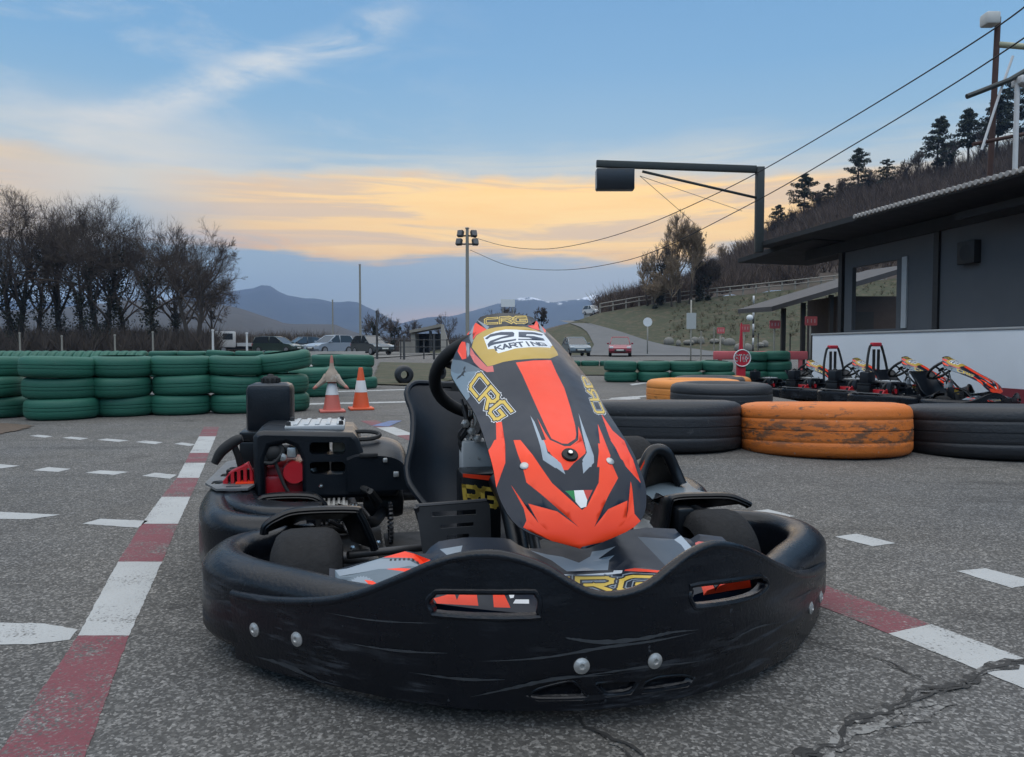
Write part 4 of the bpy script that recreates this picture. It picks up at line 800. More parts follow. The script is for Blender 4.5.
dashes = [[(-20, 512), (0, 512), (60, 515), (30, 519.5), (-20, 519)], [(82, 524), (100, 519), (148, 521), (138, 528)], [(-20, 623), (0, 623), (45, 624), (78, 630), (70, 640), (30, 645), (-20, 645)],
 [(-20, 464), (0, 464.3), (20, 466), (2, 468.5), (-20, 468.5)], [(33, 470.5), (48, 467.3), (71, 469), (58, 472.2)], [(85, 473), (100, 470.5), (129, 472), (114, 475)], [(142, 476), (155, 473), (177, 475), (170, 479)],
 [(29, 436), (38, 434.8), (53, 436.4), (45, 437.8)], [(62, 438), (71, 436.8), (89, 438.3), (80, 440)], [(97, 440), (107, 438.7), (129, 440.5), (119, 442)], [(135, 442.2), (145, 440.5), (163, 442.5), (155, 444.3)], [(174, 444), (182, 442.6), (196, 444.5), (190, 446.2)],
 [(744, 512.5), (768, 509.5), (795, 516.5), (767, 520)], [(835, 537), (857, 534), (896, 543.5), (872, 546.5)], [(957, 571.5), (985, 568.5), (1040, 583), (1012, 588.5)]]
for d in dashes: ground_polyw('grid_mark', M_WHITE, [gp(*p) for p in d], amp=.0035)
# far white lines on the track
for px in ([(300, 403.5), (420, 401), (420, 402.2), (300, 405)], [(320, 391.5), (430, 388.5), (430, 389.3), (320, 392.5)], [(610, 398), (700, 392), (700, 393), (610, 399.5)], [(630, 384), (655, 381), (655, 382), (632, 385.5)], [(578, 401), (640, 397.5), (640, 399), (580, 402.5)]):
    ground_polyw('track_edge_line', M_WHITE, [gp(*p) for p in px], amp=.02)
ground_polyw('track_edge_line', M_BLUEP, [gp(*p) for p in ((372, 426), (390, 421), (402, 421), (388, 427))], z=.003)
# cracks
M_CRACK = mat('crack_filler', (.022, .021, .02), .8, var=.4, vscale=40); M_CRACKL = mat('crack_dust', (.15, .15, .145), .9, var=.35, vscale=60, wpos=True)
def crack(px, w0, m, z=.008, seed=1, name='asphalt_crack'):
    rnd = random.Random(seed); P = [gp(*p) for p in px]; Q = []
    for a, b in zip(P, P[1:]):
        k = max(2, int((b - a).length / .012))
        for j in range(k): q_ = a + (b - a) * j / k; Q.append(q_ + Vector((mn.noise(q_ * 9 + Vector((seed, 0, 0))), mn.noise(q_ * 9 + Vector((0, seed, 5))), 0)) * .035 + Vector((mn.noise(q_ * 45), mn.noise(q_ * 45 + Vector((0, 0, 7))), 0)) * .012)
    L, R_ = [], []
    for i in range(1, len(Q) - 1):
        tt_ = (Q[i + 1] - Q[i - 1]).normalized(); nn = Vector((-tt_.y, tt_.x, 0)); f = min(1, i / 5, (len(Q) - i) / 8)
        wa = max(.08, .5 + 1.1 * mn.noise(Q[i] * 22 + Vector((seed, 3, 0)))) + rnd.uniform(0, .18); wb = max(.08, .5 + 1.1 * mn.noise(Q[i] * 22 + Vector((3, seed, 9)))) + rnd.uniform(0, .18); L.append(Q[i] + nn * w0 * f * wa); R_.append(Q[i] - nn * w0 * f * wb)
    g = G(); g.grid([[a + Vector((0, 0, z)), b + Vector((0, 0, z))] for a, b in zip(L, R_)], smooth=False); struct(g, name, m, recalc=False, angle=0)
def stain_mat(name, col, lo, sc):
    m, nt, b = new_mat(name); N = NT(nt); v = N.pos(); c, h = asphalt_nodes(N, v)
    f = N.m('ADD', N.m('MULTIPLY', N.noise(v, sc, 6, .7), .75), N.m('MULTIPLY', N.noise(v, sc * .25, 2), .25))
    nt.links.new(N.mix(N.ss(f, lo, lo + .05), c, col), b.inputs['Base Color']); b.inputs['Roughness'].default_value = .8; nt.links.new(N.bump(h, .55, .004), b.inputs['Normal']); return m
M_STAIN = stain_mat('crack_tar', (.020, .019, .018), .47, 26); M_DUST = stain_mat('crack_dust', (.20, .195, .185), .50, 22)
MAIN = [(1060, 655), (1010, 666), (985, 672), (950, 686), (905, 700), (870, 718), (840, 738), (800, 765), (760, 800)]
crack([(930, 700), (895, 714), (860, 733), (828, 754), (800, 776)], .020, M_DUST, .0016, 6, 'crack_edge')
crack([(960, 700), (925, 712), (890, 728), (870, 740)], .012, M_DUST, .0016, 16, 'crack_edge')
crack(MAIN, .018, M_STAIN, .0022, 2); crack(MAIN, .0042, M_CRACK, .0030, 2)
crack([(985, 674), (950, 690), (905, 706), (880, 716)], .0035, M_CRACK, .0034, 3); crack([(955, 683), (930, 690), (900, 706)], .011, M_STAIN, .0026, 13)
crack([(820, 640), (850, 652), (890, 666), (930, 682), (955, 686)], .0030, M_CRACK, .003, 4); crack([(868, 655), (905, 670), (940, 684)], .007, M_STAIN, .0022, 14)
crack([(576, 711), (598, 732), (625, 748), (650, 770), (700, 830)], .006, M_CRACK, .003, 5); crack([(590, 722), (625, 748), (650, 770)], .016, M_STAIN, .0022, 15)
crack([(860, 745), (905, 728), (935, 716)], .0022, M_CRACK, .0034, 7)
# verges and fields
M_GRASS = mat('winter_grass', (.034, .038, .015), .95, var=.4, vscale=3, bump=.5, bscale=30, c2=(.070, .054, .030), c2amt=.45, c2scale=1.5, wpos=True)
M_FIELD = mat('rough_field', (.075, .062, .042), .95, var=.4, vscale=.8, bump=.5, bscale=12, c2=(.05, .058, .024), c2amt=.4, c2scale=.2, wpos=True)
M_SOIL = mat('bare_soil', (.085, .06, .042), .95, var=.4, vscale=20, bump=.6, bscale=60, wpos=True)
ground_polyw('soil_patch', M_SOIL, [gp(*p) for p in ((-60, 424), (10, 424), (34, 426), (20, 431), (-10, 436), (-80, 440))], .006, .03)
ground_polyw('grass_verge', M_GRASS, [gp(*p) for p in ((372, 385), (420, 386.5), (452, 381), (478, 370), (452, 364), (380, 362.5))], .02, .05)
ground_polyw('grass_verge', M_GRASS, [gp(*p) for p in ((505, 372.5), (560, 375.5), (640, 376), (652, 372), (620, 367), (520, 363.5))], .02, .05)
ground_polyw('field', M_FIELD, [(-300, 16.5, 0), (-6.6, 16.5, 0), (-5.2, 24, 0), (-9, 48, 0), (-20, 60, 0), (-40, 300, 0), (-300, 300, 0)], .03, 0)
ground_polyw('gravel_car_park', mat('gravel', (.13, .125, .115), .95, var=.3, vscale=2, wpos=True), [(-26, 48, 0), (-7, 40, 0), (-4, 90, 0), (-36, 90, 0)], .05, 0)
# ------------------------------------------------------------------ right-hand hillside
MIDY = ([430, 470, 520, 560, 600, 640, 700, 760, 825, 900, 1100, 1500, 2200], [348, 346, 338, 326, 313, 306, 299, 293, 286, 278, 255, 215, 160])
RIDY = ([430, 470, 520, 560, 600, 640, 680, 700, 740, 780, 800, 830, 858, 885, 936, 970, 1000, 1024, 1100, 1300, 1500, 2200], [348, 345, 336, 325, 318, 306, 294, 284, 258, 232, 221, 205, 193, 187, 177, 166, 155, 145, 122, 84, 64, 40])
D0, D1, D2 = 52., 78., 125.
def zy(y, d): return CAMZ + (347 - y) / F_PX * d
def hill(px, d):
    z1, z2 = zy(interp(px, *MIDY), D1), zy(interp(px, *RIDY), D2)
    if d < D1: return -.35 + (z1 + .35) * (max(0, d - D0) / (D1 - D0)) ** 1.15
    if d < D2:
        k = (d - D1) / (D2 - D1); return z1 + (z2 - z1) * k
    return z2 + (d - D2) * .02
def hillxy(X, Y): return hill(512 + F_PX * X / Y, Y)
from mathutils import noise as mn
def hgrid(ds, pxs, amp):
    return [[(Vector(((px - 512) / F_PX * d, d, hill(px, d) + amp * mn.noise(Vector((px / 23, d / 6, 0))) * min(1, max(0, (d - D0 - 3) / 8)) * min(1, max(0, (px - 700) / 40))))) for px in pxs] for d in ds]
pxs = list(range(430, 1700, 10)) + list(range(1700, 2260, 40))
M_SCRUB = mat('scrub_soil', (.062, .046, .036), .95, var=.4, vscale=.5, bump=.5, bscale=6, c2=(.045, .042, .022), c2amt=.4, c2scale=.12, wpos=True)
g = G(); g.grid(hgrid([D0 + i * 2 for i in range(14)], pxs, .18)); struct(g, 'grass_slope', M_GRASS, recalc=False, angle=0)
g = G(); g.grid(hgrid([D1 + i * 3.92 for i in range(13)] + [140, 170, 220], pxs, .5)); struct(g, 'hillside', M_SCRUB, recalc=False, angle=0)
def on_hill(px, py, lift=.08):
    d = 40.
    while d < 260:
        p = at(px, py, d)
        if p.z < hill(px, d) + lift or p.z < 0.02: return Vector((p.x, p.y, max(p.z, .03) + .03))
        d += .25
    return at(px, py, 118)
g = G(); g.grid([[on_hill(a + (b - a) * k / 6, y, .05) for k in range(7)] for a, b, y in ((588, 742, 356), (589, 730, 354), (590, 712, 351.5), (592, 690, 348.5), (594, 664, 345), (592, 648, 341), (590, 636, 337), (587, 621, 332), (581, 605, 327.5), (570, 590, 323.5), (559, 577, 320.5))])
struct(g, 'hill_road', mat('old_tarmac', (.10, .10, .10), .9, var=.2, vscale=.6, wpos=True), recalc=False, angle=0)
# ------------------------------------------------------------------ far hills
def range_(name, m, d, pts, depth, seed, rough=1.):
    g = G(); rows = []; xs = [pts[0][0] + (pts[-1][0] - pts[0][0]) * i / 120 for i in range(121)]
    for k in range(9):
        f = k / 8; dd = d - depth * (1 - f); row = []
        for px in xs:
            zt = zy(interp(px, [p[0] for p in pts], [p[1] for p in pts]), d)
            sh = f ** 1.25; nz = mn.fractal(Vector((px / 30 + seed, f * 2.5, seed)), .9, 2.1, 4) * rough * zt * .16 * (f * (1.15 - f) * 2.2 + .04 * f)
            row.append(Vector(((px - 512) / F_PX * dd, dd, -1 + (zt + 1) * sh + nz)))
        rows.append(row)
    rows.append([v + Vector((0, depth * .6, -v.z * .7)) for v in rows[-1]])
    g.grid(rows); return struct(g, name, m, recalc=False, angle=0)
M_WOOD = mat('far_woodland', (.020, .026, .024), .95, var=.35, vscale=.01, bump=.6, bscale=.05, wpos=True)
range_('mountain', M_WOOD, 2700, [(-500, 300), (-200, 292), (0, 300), (120, 305), (200, 296), (242, 290), (270, 286), (287, 294), (306, 300), (331, 303), (356, 303), (380, 313), (400, 323), (430, 316), (460, 318), (500, 325), (540, 330)], 1100, 3)
range_('near_hill', mat('near_woodland', (.034, .030, .024), .95, var=.4, vscale=.03, bump=.6, bscale=.1, wpos=True), 800, [(-500, 322), (0, 312), (150, 300), (200, 300), (237, 306), (256, 314), (286, 324), (336, 325), (353, 331), (372, 337), (395, 343)], 380, 8)
def snow_mat():
    m, nt, b = new_mat('snowy_mountain'); N = NT(nt); v = N.pos(); s_ = N.n('ShaderNodeSeparateXYZ'); nt.links.new(v, s_.inputs[0])
    f = N.m('ADD', N.m('MULTIPLY', s_.outputs[2], .012), N.m('MULTIPLY', N.noise(N.scale(v, (.012, .004, .02)), 1, 6, .7), 2.3))
    nt.links.new(N.mix(N.ss(f, 3.35, 3.55), (.035, .04, .03), (.75, .77, .8)), b.inputs['Base Color']); b.inputs['Roughness'].default_value = .9; return m
range_('snow_mountain', snow_mat(), 3000, [(380, 330), (440, 318), (480, 309), (500, 304), (516, 299), (530, 298), (548, 301), (562, 300), (580, 297), (600, 295), (618, 297), (640, 295), (680, 298), (740, 305), (820, 315), (900, 330)], 900, 5, .8)
# ================================================================== trees
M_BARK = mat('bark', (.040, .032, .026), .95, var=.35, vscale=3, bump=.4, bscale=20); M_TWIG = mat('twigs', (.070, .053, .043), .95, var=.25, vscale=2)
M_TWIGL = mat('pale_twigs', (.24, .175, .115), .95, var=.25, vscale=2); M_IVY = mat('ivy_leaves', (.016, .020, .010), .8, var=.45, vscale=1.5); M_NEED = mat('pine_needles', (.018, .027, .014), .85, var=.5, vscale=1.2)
def cards(g, c, rad, n, size, rnd, mi=0):
    for _ in range(n):
        while True:
            p = Vector((rnd.uniform(-1, 1), rnd.uniform(-1, 1), rnd.uniform(-1, 1)))
            if p.length < 1: break
        p = Vector((p.x * rad[0], p.y * rad[1], p.z * rad[2])) + c; s_ = size * rnd.uniform(.5, 1.2)
        a = Vector((rnd.gauss(0, 1), rnd.gauss(0, 1), rnd.gauss(0, 1))).normalized(); b = a.orthogonal().normalized(); b = (Matrix.Rotation(rnd.uniform(0, 6.3), 3, a) @ b)
        cc = a.cross(b); g.add([p - b * s_, p + cc * s_ * .45, p + b * s_, p - cc * s_ * .45], [(0, 1, 2, 3)], mi, False)
def bare_tree(label, base, H, spread, seed, group, ivy=.0, twig=None, tw=.0105, levels=5, name='bare_tree', fork=1, kids=(7, 6, 5, 5)):
    rnd = random.Random(seed); root = thing(name, label, 'tree', base, 0, group)
    tr, cr = G(), G()
    def limb(g, p, d, L, r, n, wob, up):
        pts = [p]; rs = [r]; seg = max(2, min(6, int(L / .5)))
        for i in range(seg):
            d = (d + Vector((rnd.gauss(0, wob), rnd.gauss(0, wob), rnd.gauss(0, wob) + up))).normalized()
            p = p + d * L / seg; pts.append(p); rs.append(max(tw * .6, r * (1 - .62 * (i + 1) / seg)))
        g.tube(pts, rs, 0, n, caps=False); return pts, rs, d
    def twigs(p, d, L, lv):
        # fine last generations: slim flat-sided slivers, built directly
        x = d.orthogonal().normalized(); x = Matrix.Rotation(rnd.uniform(0, 6.3), 3, d) @ x; y = d.cross(x); m_ = p + d * (L * .55) + x * rnd.gauss(0, .05 * L); e = p + d * L + Vector((0, 0, .06 * L)); w = tw * .62
        o = len(cr.v); tri = [(x * math.cos(a) + y * math.sin(a)) * w for a in (0, 2.094, 4.189)]
        cr.v += [tuple(p + t_) for t_ in tri] + [tuple(m_ + t_ * .75) for t_ in tri] + [tuple(e)]
        for i in range(3):
            j = (i + 1) % 3; cr.f += [[o + i, o + j, o + 3 + j, o + 3 + i], [o + 3 + i, o + 3 + j, o + 6]]; cr.m += [0, 0]; cr.sm += [False, False]
        if lv < levels:
            for i in range(kids[-1]):
                k = rnd.uniform(.15, .95); q = p.lerp(m_, k / .55) if k < .55 else m_.lerp(e, (k - .55) / .45); a = rnd.uniform(0, 6.3); an = rnd.uniform(.4, 1.0) * max(.7, spread)
                twigs(q, (d * math.cos(an) + (x * math.cos(a) + y * math.sin(a)) * math.sin(an) + Vector((0, 0, .03))).normalized(), L * rnd.uniform(.5, .75), lv + 1)
    def grow(p, d, L, r, lv):
        pts, rs, dd = limb(cr, p, d, L, max(r, tw), 5 if lv < 2 else 3, .15, .015)
        if lv >= levels: return
        for i in range(kids[min(lv, len(kids) - 1)]):
            k = rnd.uniform(.3, 1) if i else 1; j = min(len(pts) - 2, int(k * (len(pts) - 1))); f = k * (len(pts) - 1) - j
            q = pts[j].lerp(pts[j + 1], min(1, f)); ax = (pts[j + 1] - pts[j]).normalized()
            s_ = ax.orthogonal().normalized(); s_ = Matrix.Rotation(rnd.uniform(0, 6.3), 3, ax) @ s_; an = rnd.uniform(.35, .85) * spread
            nd = (ax * math.cos(an) + s_ * math.sin(an) + Vector((0, 0, .04))).normalized(); L2 = L * rnd.uniform(.50, .74)
            ec = q + nd * L2 * 1.5; ev = ((ec.x / (.36 * H * min(1, spread * 1.1))) ** 2 + (ec.y / (.36 * H)) ** 2 + ((ec.z - .60 * H) / (.42 * H)) ** 2)
            if ev > 1: L2 *= .45
            if lv + 1 < levels - 1: grow(q, nd, L2, rs[j] * .55, lv + 1); continue
            twigs(q, nd, L2, lv + 1)
    for t_ in range(fork):
        d = Vector((rnd.uniform(-.12, .12) + (t_ - (fork - 1) / 2) * .25, rnd.uniform(-.1, .1), 1)).normalized()
        pts, rs, dd = limb(tr, Vector((t_ * .25, 0, -.1)), d, H * .46, H * .021, 8, .05, .02)
        rs_ = rs
        for i in range(kids[0] + 3):
            k = rnd.uniform(.42, 1) if i > 1 else 1; j = min(len(pts) - 2, int(k * (len(pts) - 1)))
            q = pts[j].lerp(pts[j + 1], k * (len(pts) - 1) - j); a = rnd.uniform(0, 6.3); an = rnd.uniform(.15, 1.25) * spread
            nd = Vector((math.cos(a) * math.sin(an), math.sin(a) * math.sin(an), math.cos(an)))
            grow(q, nd, H * rnd.uniform(.24, .36), rs[j] * .6, 1)
        if ivy:
            iv = G()
            for i in range(len(pts) * 4):
                k = i / (len(pts) * 4) * ivy; j = min(len(pts) - 2, int(k * (len(pts) - 1))); q = pts[j].lerp(pts[j + 1], k * (len(pts) - 1) - j)
                w = H * rnd.uniform(.03, .062); cards(iv, q + Vector((rnd.gauss(0, w * .4), rnd.gauss(0, w * .4), 0)), (w, w, H * .05), 45, .13, rnd)
            for i in range(9):
                q = pts[-1] + Vector((rnd.gauss(0, H * .05), rnd.gauss(0, H * .05), rnd.uniform(-.06, .16) * H)); cards(iv, q, (H * .04, H * .04, H * .06), 40, .14, rnd)
            iv.build('ivy', M_IVY, root, recalc=False, angle=0)
    tr.build('trunk', M_BARK, root, recalc=False, angle=0); cr.build('crown', twig or M_TWIG, root, recalc=False, angle=0)
    return root
def pine(label, base, H, seed, group, width=.28, bare=.25, name='pine_tree', dense=1.):
    rnd = random.Random(seed); root = thing(name, label, 'tree', base, 0, group); tr, cr = G(), G()
    lean = Vector((rnd.uniform(-.05, .05), rnd.uniform(-.05, .05), 1)); pts = [lean * H * i / 8 + Vector((rnd.gauss(0, .012 * H), rnd.gauss(0, .012 * H), 0)) * (i / 8) for i in range(9)]
    tr.tube(pts, [H * .022 * (1 - i / 9) + .02 for i in range(9)], 0, 7)
    n = int(32 * dense)
    for i in range(n):
        k = bare + (1 - bare) * (i + .5) / n; j = min(7, int(k * 8)); q = pts[j].lerp(pts[j + 1], k * 8 - j); a = i * 2.4 + rnd.uniform(-.4, .4)
        prof = (min(1, (k - bare) / .18) ** .6) * (1 - k) ** .75 * 1.35 + .07
        L = H * width * prof * rnd.uniform(.55, 1.25); d = Vector((math.cos(a), math.sin(a), rnd.uniform(-.12, .35))).normalized()
        e = q + d * L; tr.tube([q, q.lerp(e, .5) + Vector((0, 0, .04 * L)), e], [H * .006, H * .004, .012], 0, 4, caps=False)
        for c_ in range(3):
            if rnd.random() < .12: continue
            f = .4 + .3 * c_; w = H * .05 * rnd.uniform(.7, 1.25) * (.7 + .5 * prof); cards(cr, q.lerp(e, f) + Vector((0, 0, w * .3)), (w * 1.35, w * 1.35, w * .75), 60, H * .021, rnd)
    cards(cr, pts[-1], (H * .02, H * .02, H * .05), 30, H * .02, rnd)
    tr.build('trunk', M_BARK, root, recalc=False, angle=0); cr.build('crown', M_NEED, root, recalc=False, angle=0); return root
def gat(px, d, z=0): p = at(px, 347, d); return Vector((p.x, d, z))
GL = 'bare winter trees beyond the green tyre wall'
bare_tree('bare winter tree with ivy-wrapped trunk, leftmost of the trees beyond the tyre wall', gat(14, 58), 13.2, .85, 11, GL, .9, fork=2)
bare_tree('tall slim ivy-covered bare tree, second from left beyond the tyre wall', gat(60, 60), 13.4, .5, 12, GL, 1, fork=1)
bare_tree('wide bare winter tree with two ivy-covered stems, in the middle of the trees at left', gat(103, 58), 12.6, .85, 13, GL, 1, fork=2)
bare_tree('bare tree with dark ivy column just left of the rightmost spreading tree', gat(158, 59), 11.6, .7, 14, GL, .85)
bare_tree('spreading rounded bare tree, rightmost of the big trees at left', gat(192, 57), 10.9, .9, 18, GL, 0, fork=2)
bare_tree('bare tree cut by the left edge of the photo', gat(-45, 60), 13, .8, 16, GL, .6)
for k, (px, d, H) in enumerate(((-110, 60, 12.4), (-165, 63, 11.6), (-225, 61, 12.2))): bare_tree('bare winter tree beyond the left edge of the photo, %s outwards' % ORD[k], gat(px, d), H, .8, 440 + k, GL, .7)
GM = 'small bare trees behind the car park'
bare_tree('dark ivy-covered bare tree behind the parked cars', gat(376, 78), 5.0, .8, 21, GM, 1, levels=4, tw=.02)
bare_tree('rounded bare bush beside the ivy-covered tree behind the parked cars', gat(390, 82), 4.6, .9, 22, GM, .7, levels=4, tw=.02)
bare_tree('thin bare tree just left of the concrete shelter', gat(412, 92), 4.4, .9, 23, GM, 0, levels=4, tw=.02)
bare_tree('thin bare tree rising behind the concrete shelter', gat(446, 95), 5.4, .9, 24, GM, 0, levels=4, tw=.02)
bare_tree('bare bush half hidden behind the top of the kart fairing', gat(493, 66), 4.4, 1.0, 25, GM, 0, levels=4, tw=.02)
bare_tree('slender bare tree behind the white roadside board', gat(507, 68), 5.0, .7, 26, GM, 0, levels=4, tw=.02)
bare_tree('small dark bare tree beside the foot of the hill road', on_hill(541, 331), 2.6, .9, 27, GM, .6, levels=4, tw=.03)
GR = 'bare trees on the hillside'
def ht(px, py): return on_hill(px, py, .0) - Vector((0, 0, .2))
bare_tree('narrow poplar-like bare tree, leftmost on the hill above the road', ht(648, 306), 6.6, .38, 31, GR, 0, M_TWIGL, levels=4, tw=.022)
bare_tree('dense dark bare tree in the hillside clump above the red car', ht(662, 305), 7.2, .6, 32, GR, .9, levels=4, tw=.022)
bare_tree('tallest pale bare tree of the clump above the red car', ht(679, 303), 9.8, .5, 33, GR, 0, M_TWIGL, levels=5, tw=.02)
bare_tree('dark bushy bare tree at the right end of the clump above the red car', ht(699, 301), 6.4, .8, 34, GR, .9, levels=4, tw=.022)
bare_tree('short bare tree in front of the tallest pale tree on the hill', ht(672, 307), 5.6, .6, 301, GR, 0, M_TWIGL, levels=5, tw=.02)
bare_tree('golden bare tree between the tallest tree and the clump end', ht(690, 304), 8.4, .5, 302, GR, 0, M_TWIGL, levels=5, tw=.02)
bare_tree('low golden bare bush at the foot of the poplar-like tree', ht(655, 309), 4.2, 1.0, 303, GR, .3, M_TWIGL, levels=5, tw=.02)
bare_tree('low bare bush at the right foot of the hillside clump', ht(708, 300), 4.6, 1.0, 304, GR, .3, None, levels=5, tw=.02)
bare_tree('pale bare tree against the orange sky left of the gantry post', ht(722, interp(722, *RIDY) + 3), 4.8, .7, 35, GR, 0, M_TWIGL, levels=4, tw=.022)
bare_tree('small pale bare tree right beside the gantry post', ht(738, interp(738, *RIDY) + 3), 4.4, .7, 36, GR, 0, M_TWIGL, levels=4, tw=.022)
bare_tree('bare tree between the two middle pines on the ridge', ht(905, interp(905, *RIDY) + 3), 4.6, .7, 37, GR, 0, levels=4, tw=.025)
bare_tree('bare tree right of the tallest pine on the ridge', ht(952, interp(952, *RIDY) + 3), 6.2, .5, 38, GR, 0, levels=4, tw=.025)
bare_tree('bare tree on the ridge behind the brown roof mast', ht(992, interp(992, *RIDY) + 3), 8, .7, 39, GR, 0, levels=4, tw=.025)
GP = 'pines on the ridge'
for lb, px, py, H, sd, wd, br in (('low spreading pine nearest the gantry post', 778, interp(778, *RIDY) + 4, 5, 41, .42, .3), ('broad loose pine with open crown, second along the ridge', 803, interp(803, *RIDY) + 4, 7.6, 42, .40, .35), ('small rounded pine below the big pine on the ridge', 829, interp(829, *RIDY) + 4, 4.2, 43, .42, .3),
    ('dense cone-shaped pine standing alone on the ridge', 858, interp(858, *RIDY) + 4, 7.6, 44, .36, .15), ('small rounded pine right of the cone-shaped one', 887, interp(887, *RIDY) + 4, 5.0, 45, .42, .25), ('tall dark pine left of the brown mast, larger of the pair', 936, interp(936, *RIDY) + 4, 10, 46, .30, .25),
    ('tall loose pine just left of the brown mast', 968, interp(968, *RIDY) + 4, 9.6, 47, .30, .4), ('pine partly behind the brown roof mast', 996, interp(996, *RIDY) + 4, 10, 48, .36, .4), ('big dark pine behind the white mast at the right edge', 1016, interp(1016, *RIDY) + 4, 11, 49, .40, .25), ('pine cut by the right edge of the photo', 1046, interp(1046, *RIDY) + 4, 11, 50, .4, .3)):
    pine(lb, ht(px, py), H, sd, GP, wd, br)
for k, (px, H, wd) in enumerate(((760, 4.0, .7), (772, 4.6, .8), (790, 4.2, .7), (818, 4.6, .8), (842, 4.4, .7), (872, 4.2, .8), (918, 6.0, .6), (945, 6.2, .5), (978, 6.4, .6))):
    bare_tree('thin leafless tree on the ridge, %s of the nine counted from the gantry post' % ORD[k], ht(px, interp(px, *RIDY) + 5), H, wd, 400 + k, 'thin leafless trees along the ridge', .4 if k % 2 else 0, levels=4, tw=.022, kids=(7, 6, 6, 6))
for k, (px, d, H, wd, iv) in enumerate(((-20, 68, 12.5, .8, 1), (38, 70, 13, .7, 1), (82, 69, 12.6, .7, 1), (128, 70, 12, .8, .9), (176, 68, 10.6, .8, .8), (212, 72, 8.6, .9, .4))):
    bare_tree('dark leafless tree in the back row at left, %s from the left' % ORD[k], gat(px, d), H, wd, 420 + k, 'back row of leafless trees at left', iv)
# scrub covering the hillside, hedge below the left trees
def scrub(name, n, fn, hmin, hmax, m, seed):
    rnd = random.Random(seed); g = G()
    for _ in range(n):
        p = fn(rnd)
        if p is None: continue
        h = rnd.uniform(hmin, hmax)
        for k in range(14):
            a = rnd.uniform(0, 6.3); e = p + Vector((math.cos(a) * h * .75 * rnd.random(), math.sin(a) * h * .5 * rnd.random(), h * rnd.uniform(.35, 1))); mdl = p.lerp(e, .5) + Vector((rnd.gauss(0, .06), rnd.gauss(0, .06), .05)); w = h * .010
            g.add([p - Vector((w, 0, 0)), p + Vector((w, 0, 0)), mdl + Vector((w * .9, 0, 0)), e, mdl - Vector((w * .9, 0, 0))], [(0, 1, 2, 3, 4)], 0, False)
            f = mdl + (e - mdl) * .2 + Vector((rnd.gauss(0, .2 * h), rnd.gauss(0, .2 * h), h * .3)); g.add([mdl - Vector((w * .6, 0, 0)), mdl + Vector((w * .6, 0, 0)), f], [(0, 1, 2)], 0, False)
    return tag(g.build(name, m, recalc=False, angle=0), kind='stuff')
def f1(r):
    d = D1 + 2 + (D2 - D1) * r.random() ** .8; px = r.uniform(600, 1250); return Vector(((px - 512) / F_PX * d, d, hill(px, d) - .1))
scrub('hillside_scrub', 7600, f1, .7, 3.8, mat('scrub_twigs', (.078, .054, .041), .95, var=.4, vscale=.3, wpos=True), 61)
def f4(r):
    px = r.uniform(610, 900); d = r.uniform(60, 77); z = hill(px, d); return Vector(((px - 512) / F_PX * d, d, z - .05)) if z > .4 and px > 512 + (d - 40) * .9 + 130 else None
scrub('slope_tussocks', 900, f4, .15, .6, mat('tussock', (.07, .06, .03), .95, var=.5, vscale=.3, wpos=True), 66)
def f2(r):
    px = r.uniform(-420, 330); d = r.uniform(56, 74) if px < 215 else r.uniform(78, 96); return gat(px, d)
scrub('hedge_scrub', 4400, f2, .4, 2.9, mat('hedge_twigs', (.072, .055, .044), .95, var=.4, vscale=.3, wpos=True), 62)
def f3(r):
    px = r.uniform(360, 470); d = r.uniform(88, 100); return gat(px, d)
scrub('far_hedge', 500, f3, .8, 2.6, mat('hedge_twigs', (.072, .055, .044), .95), 63)
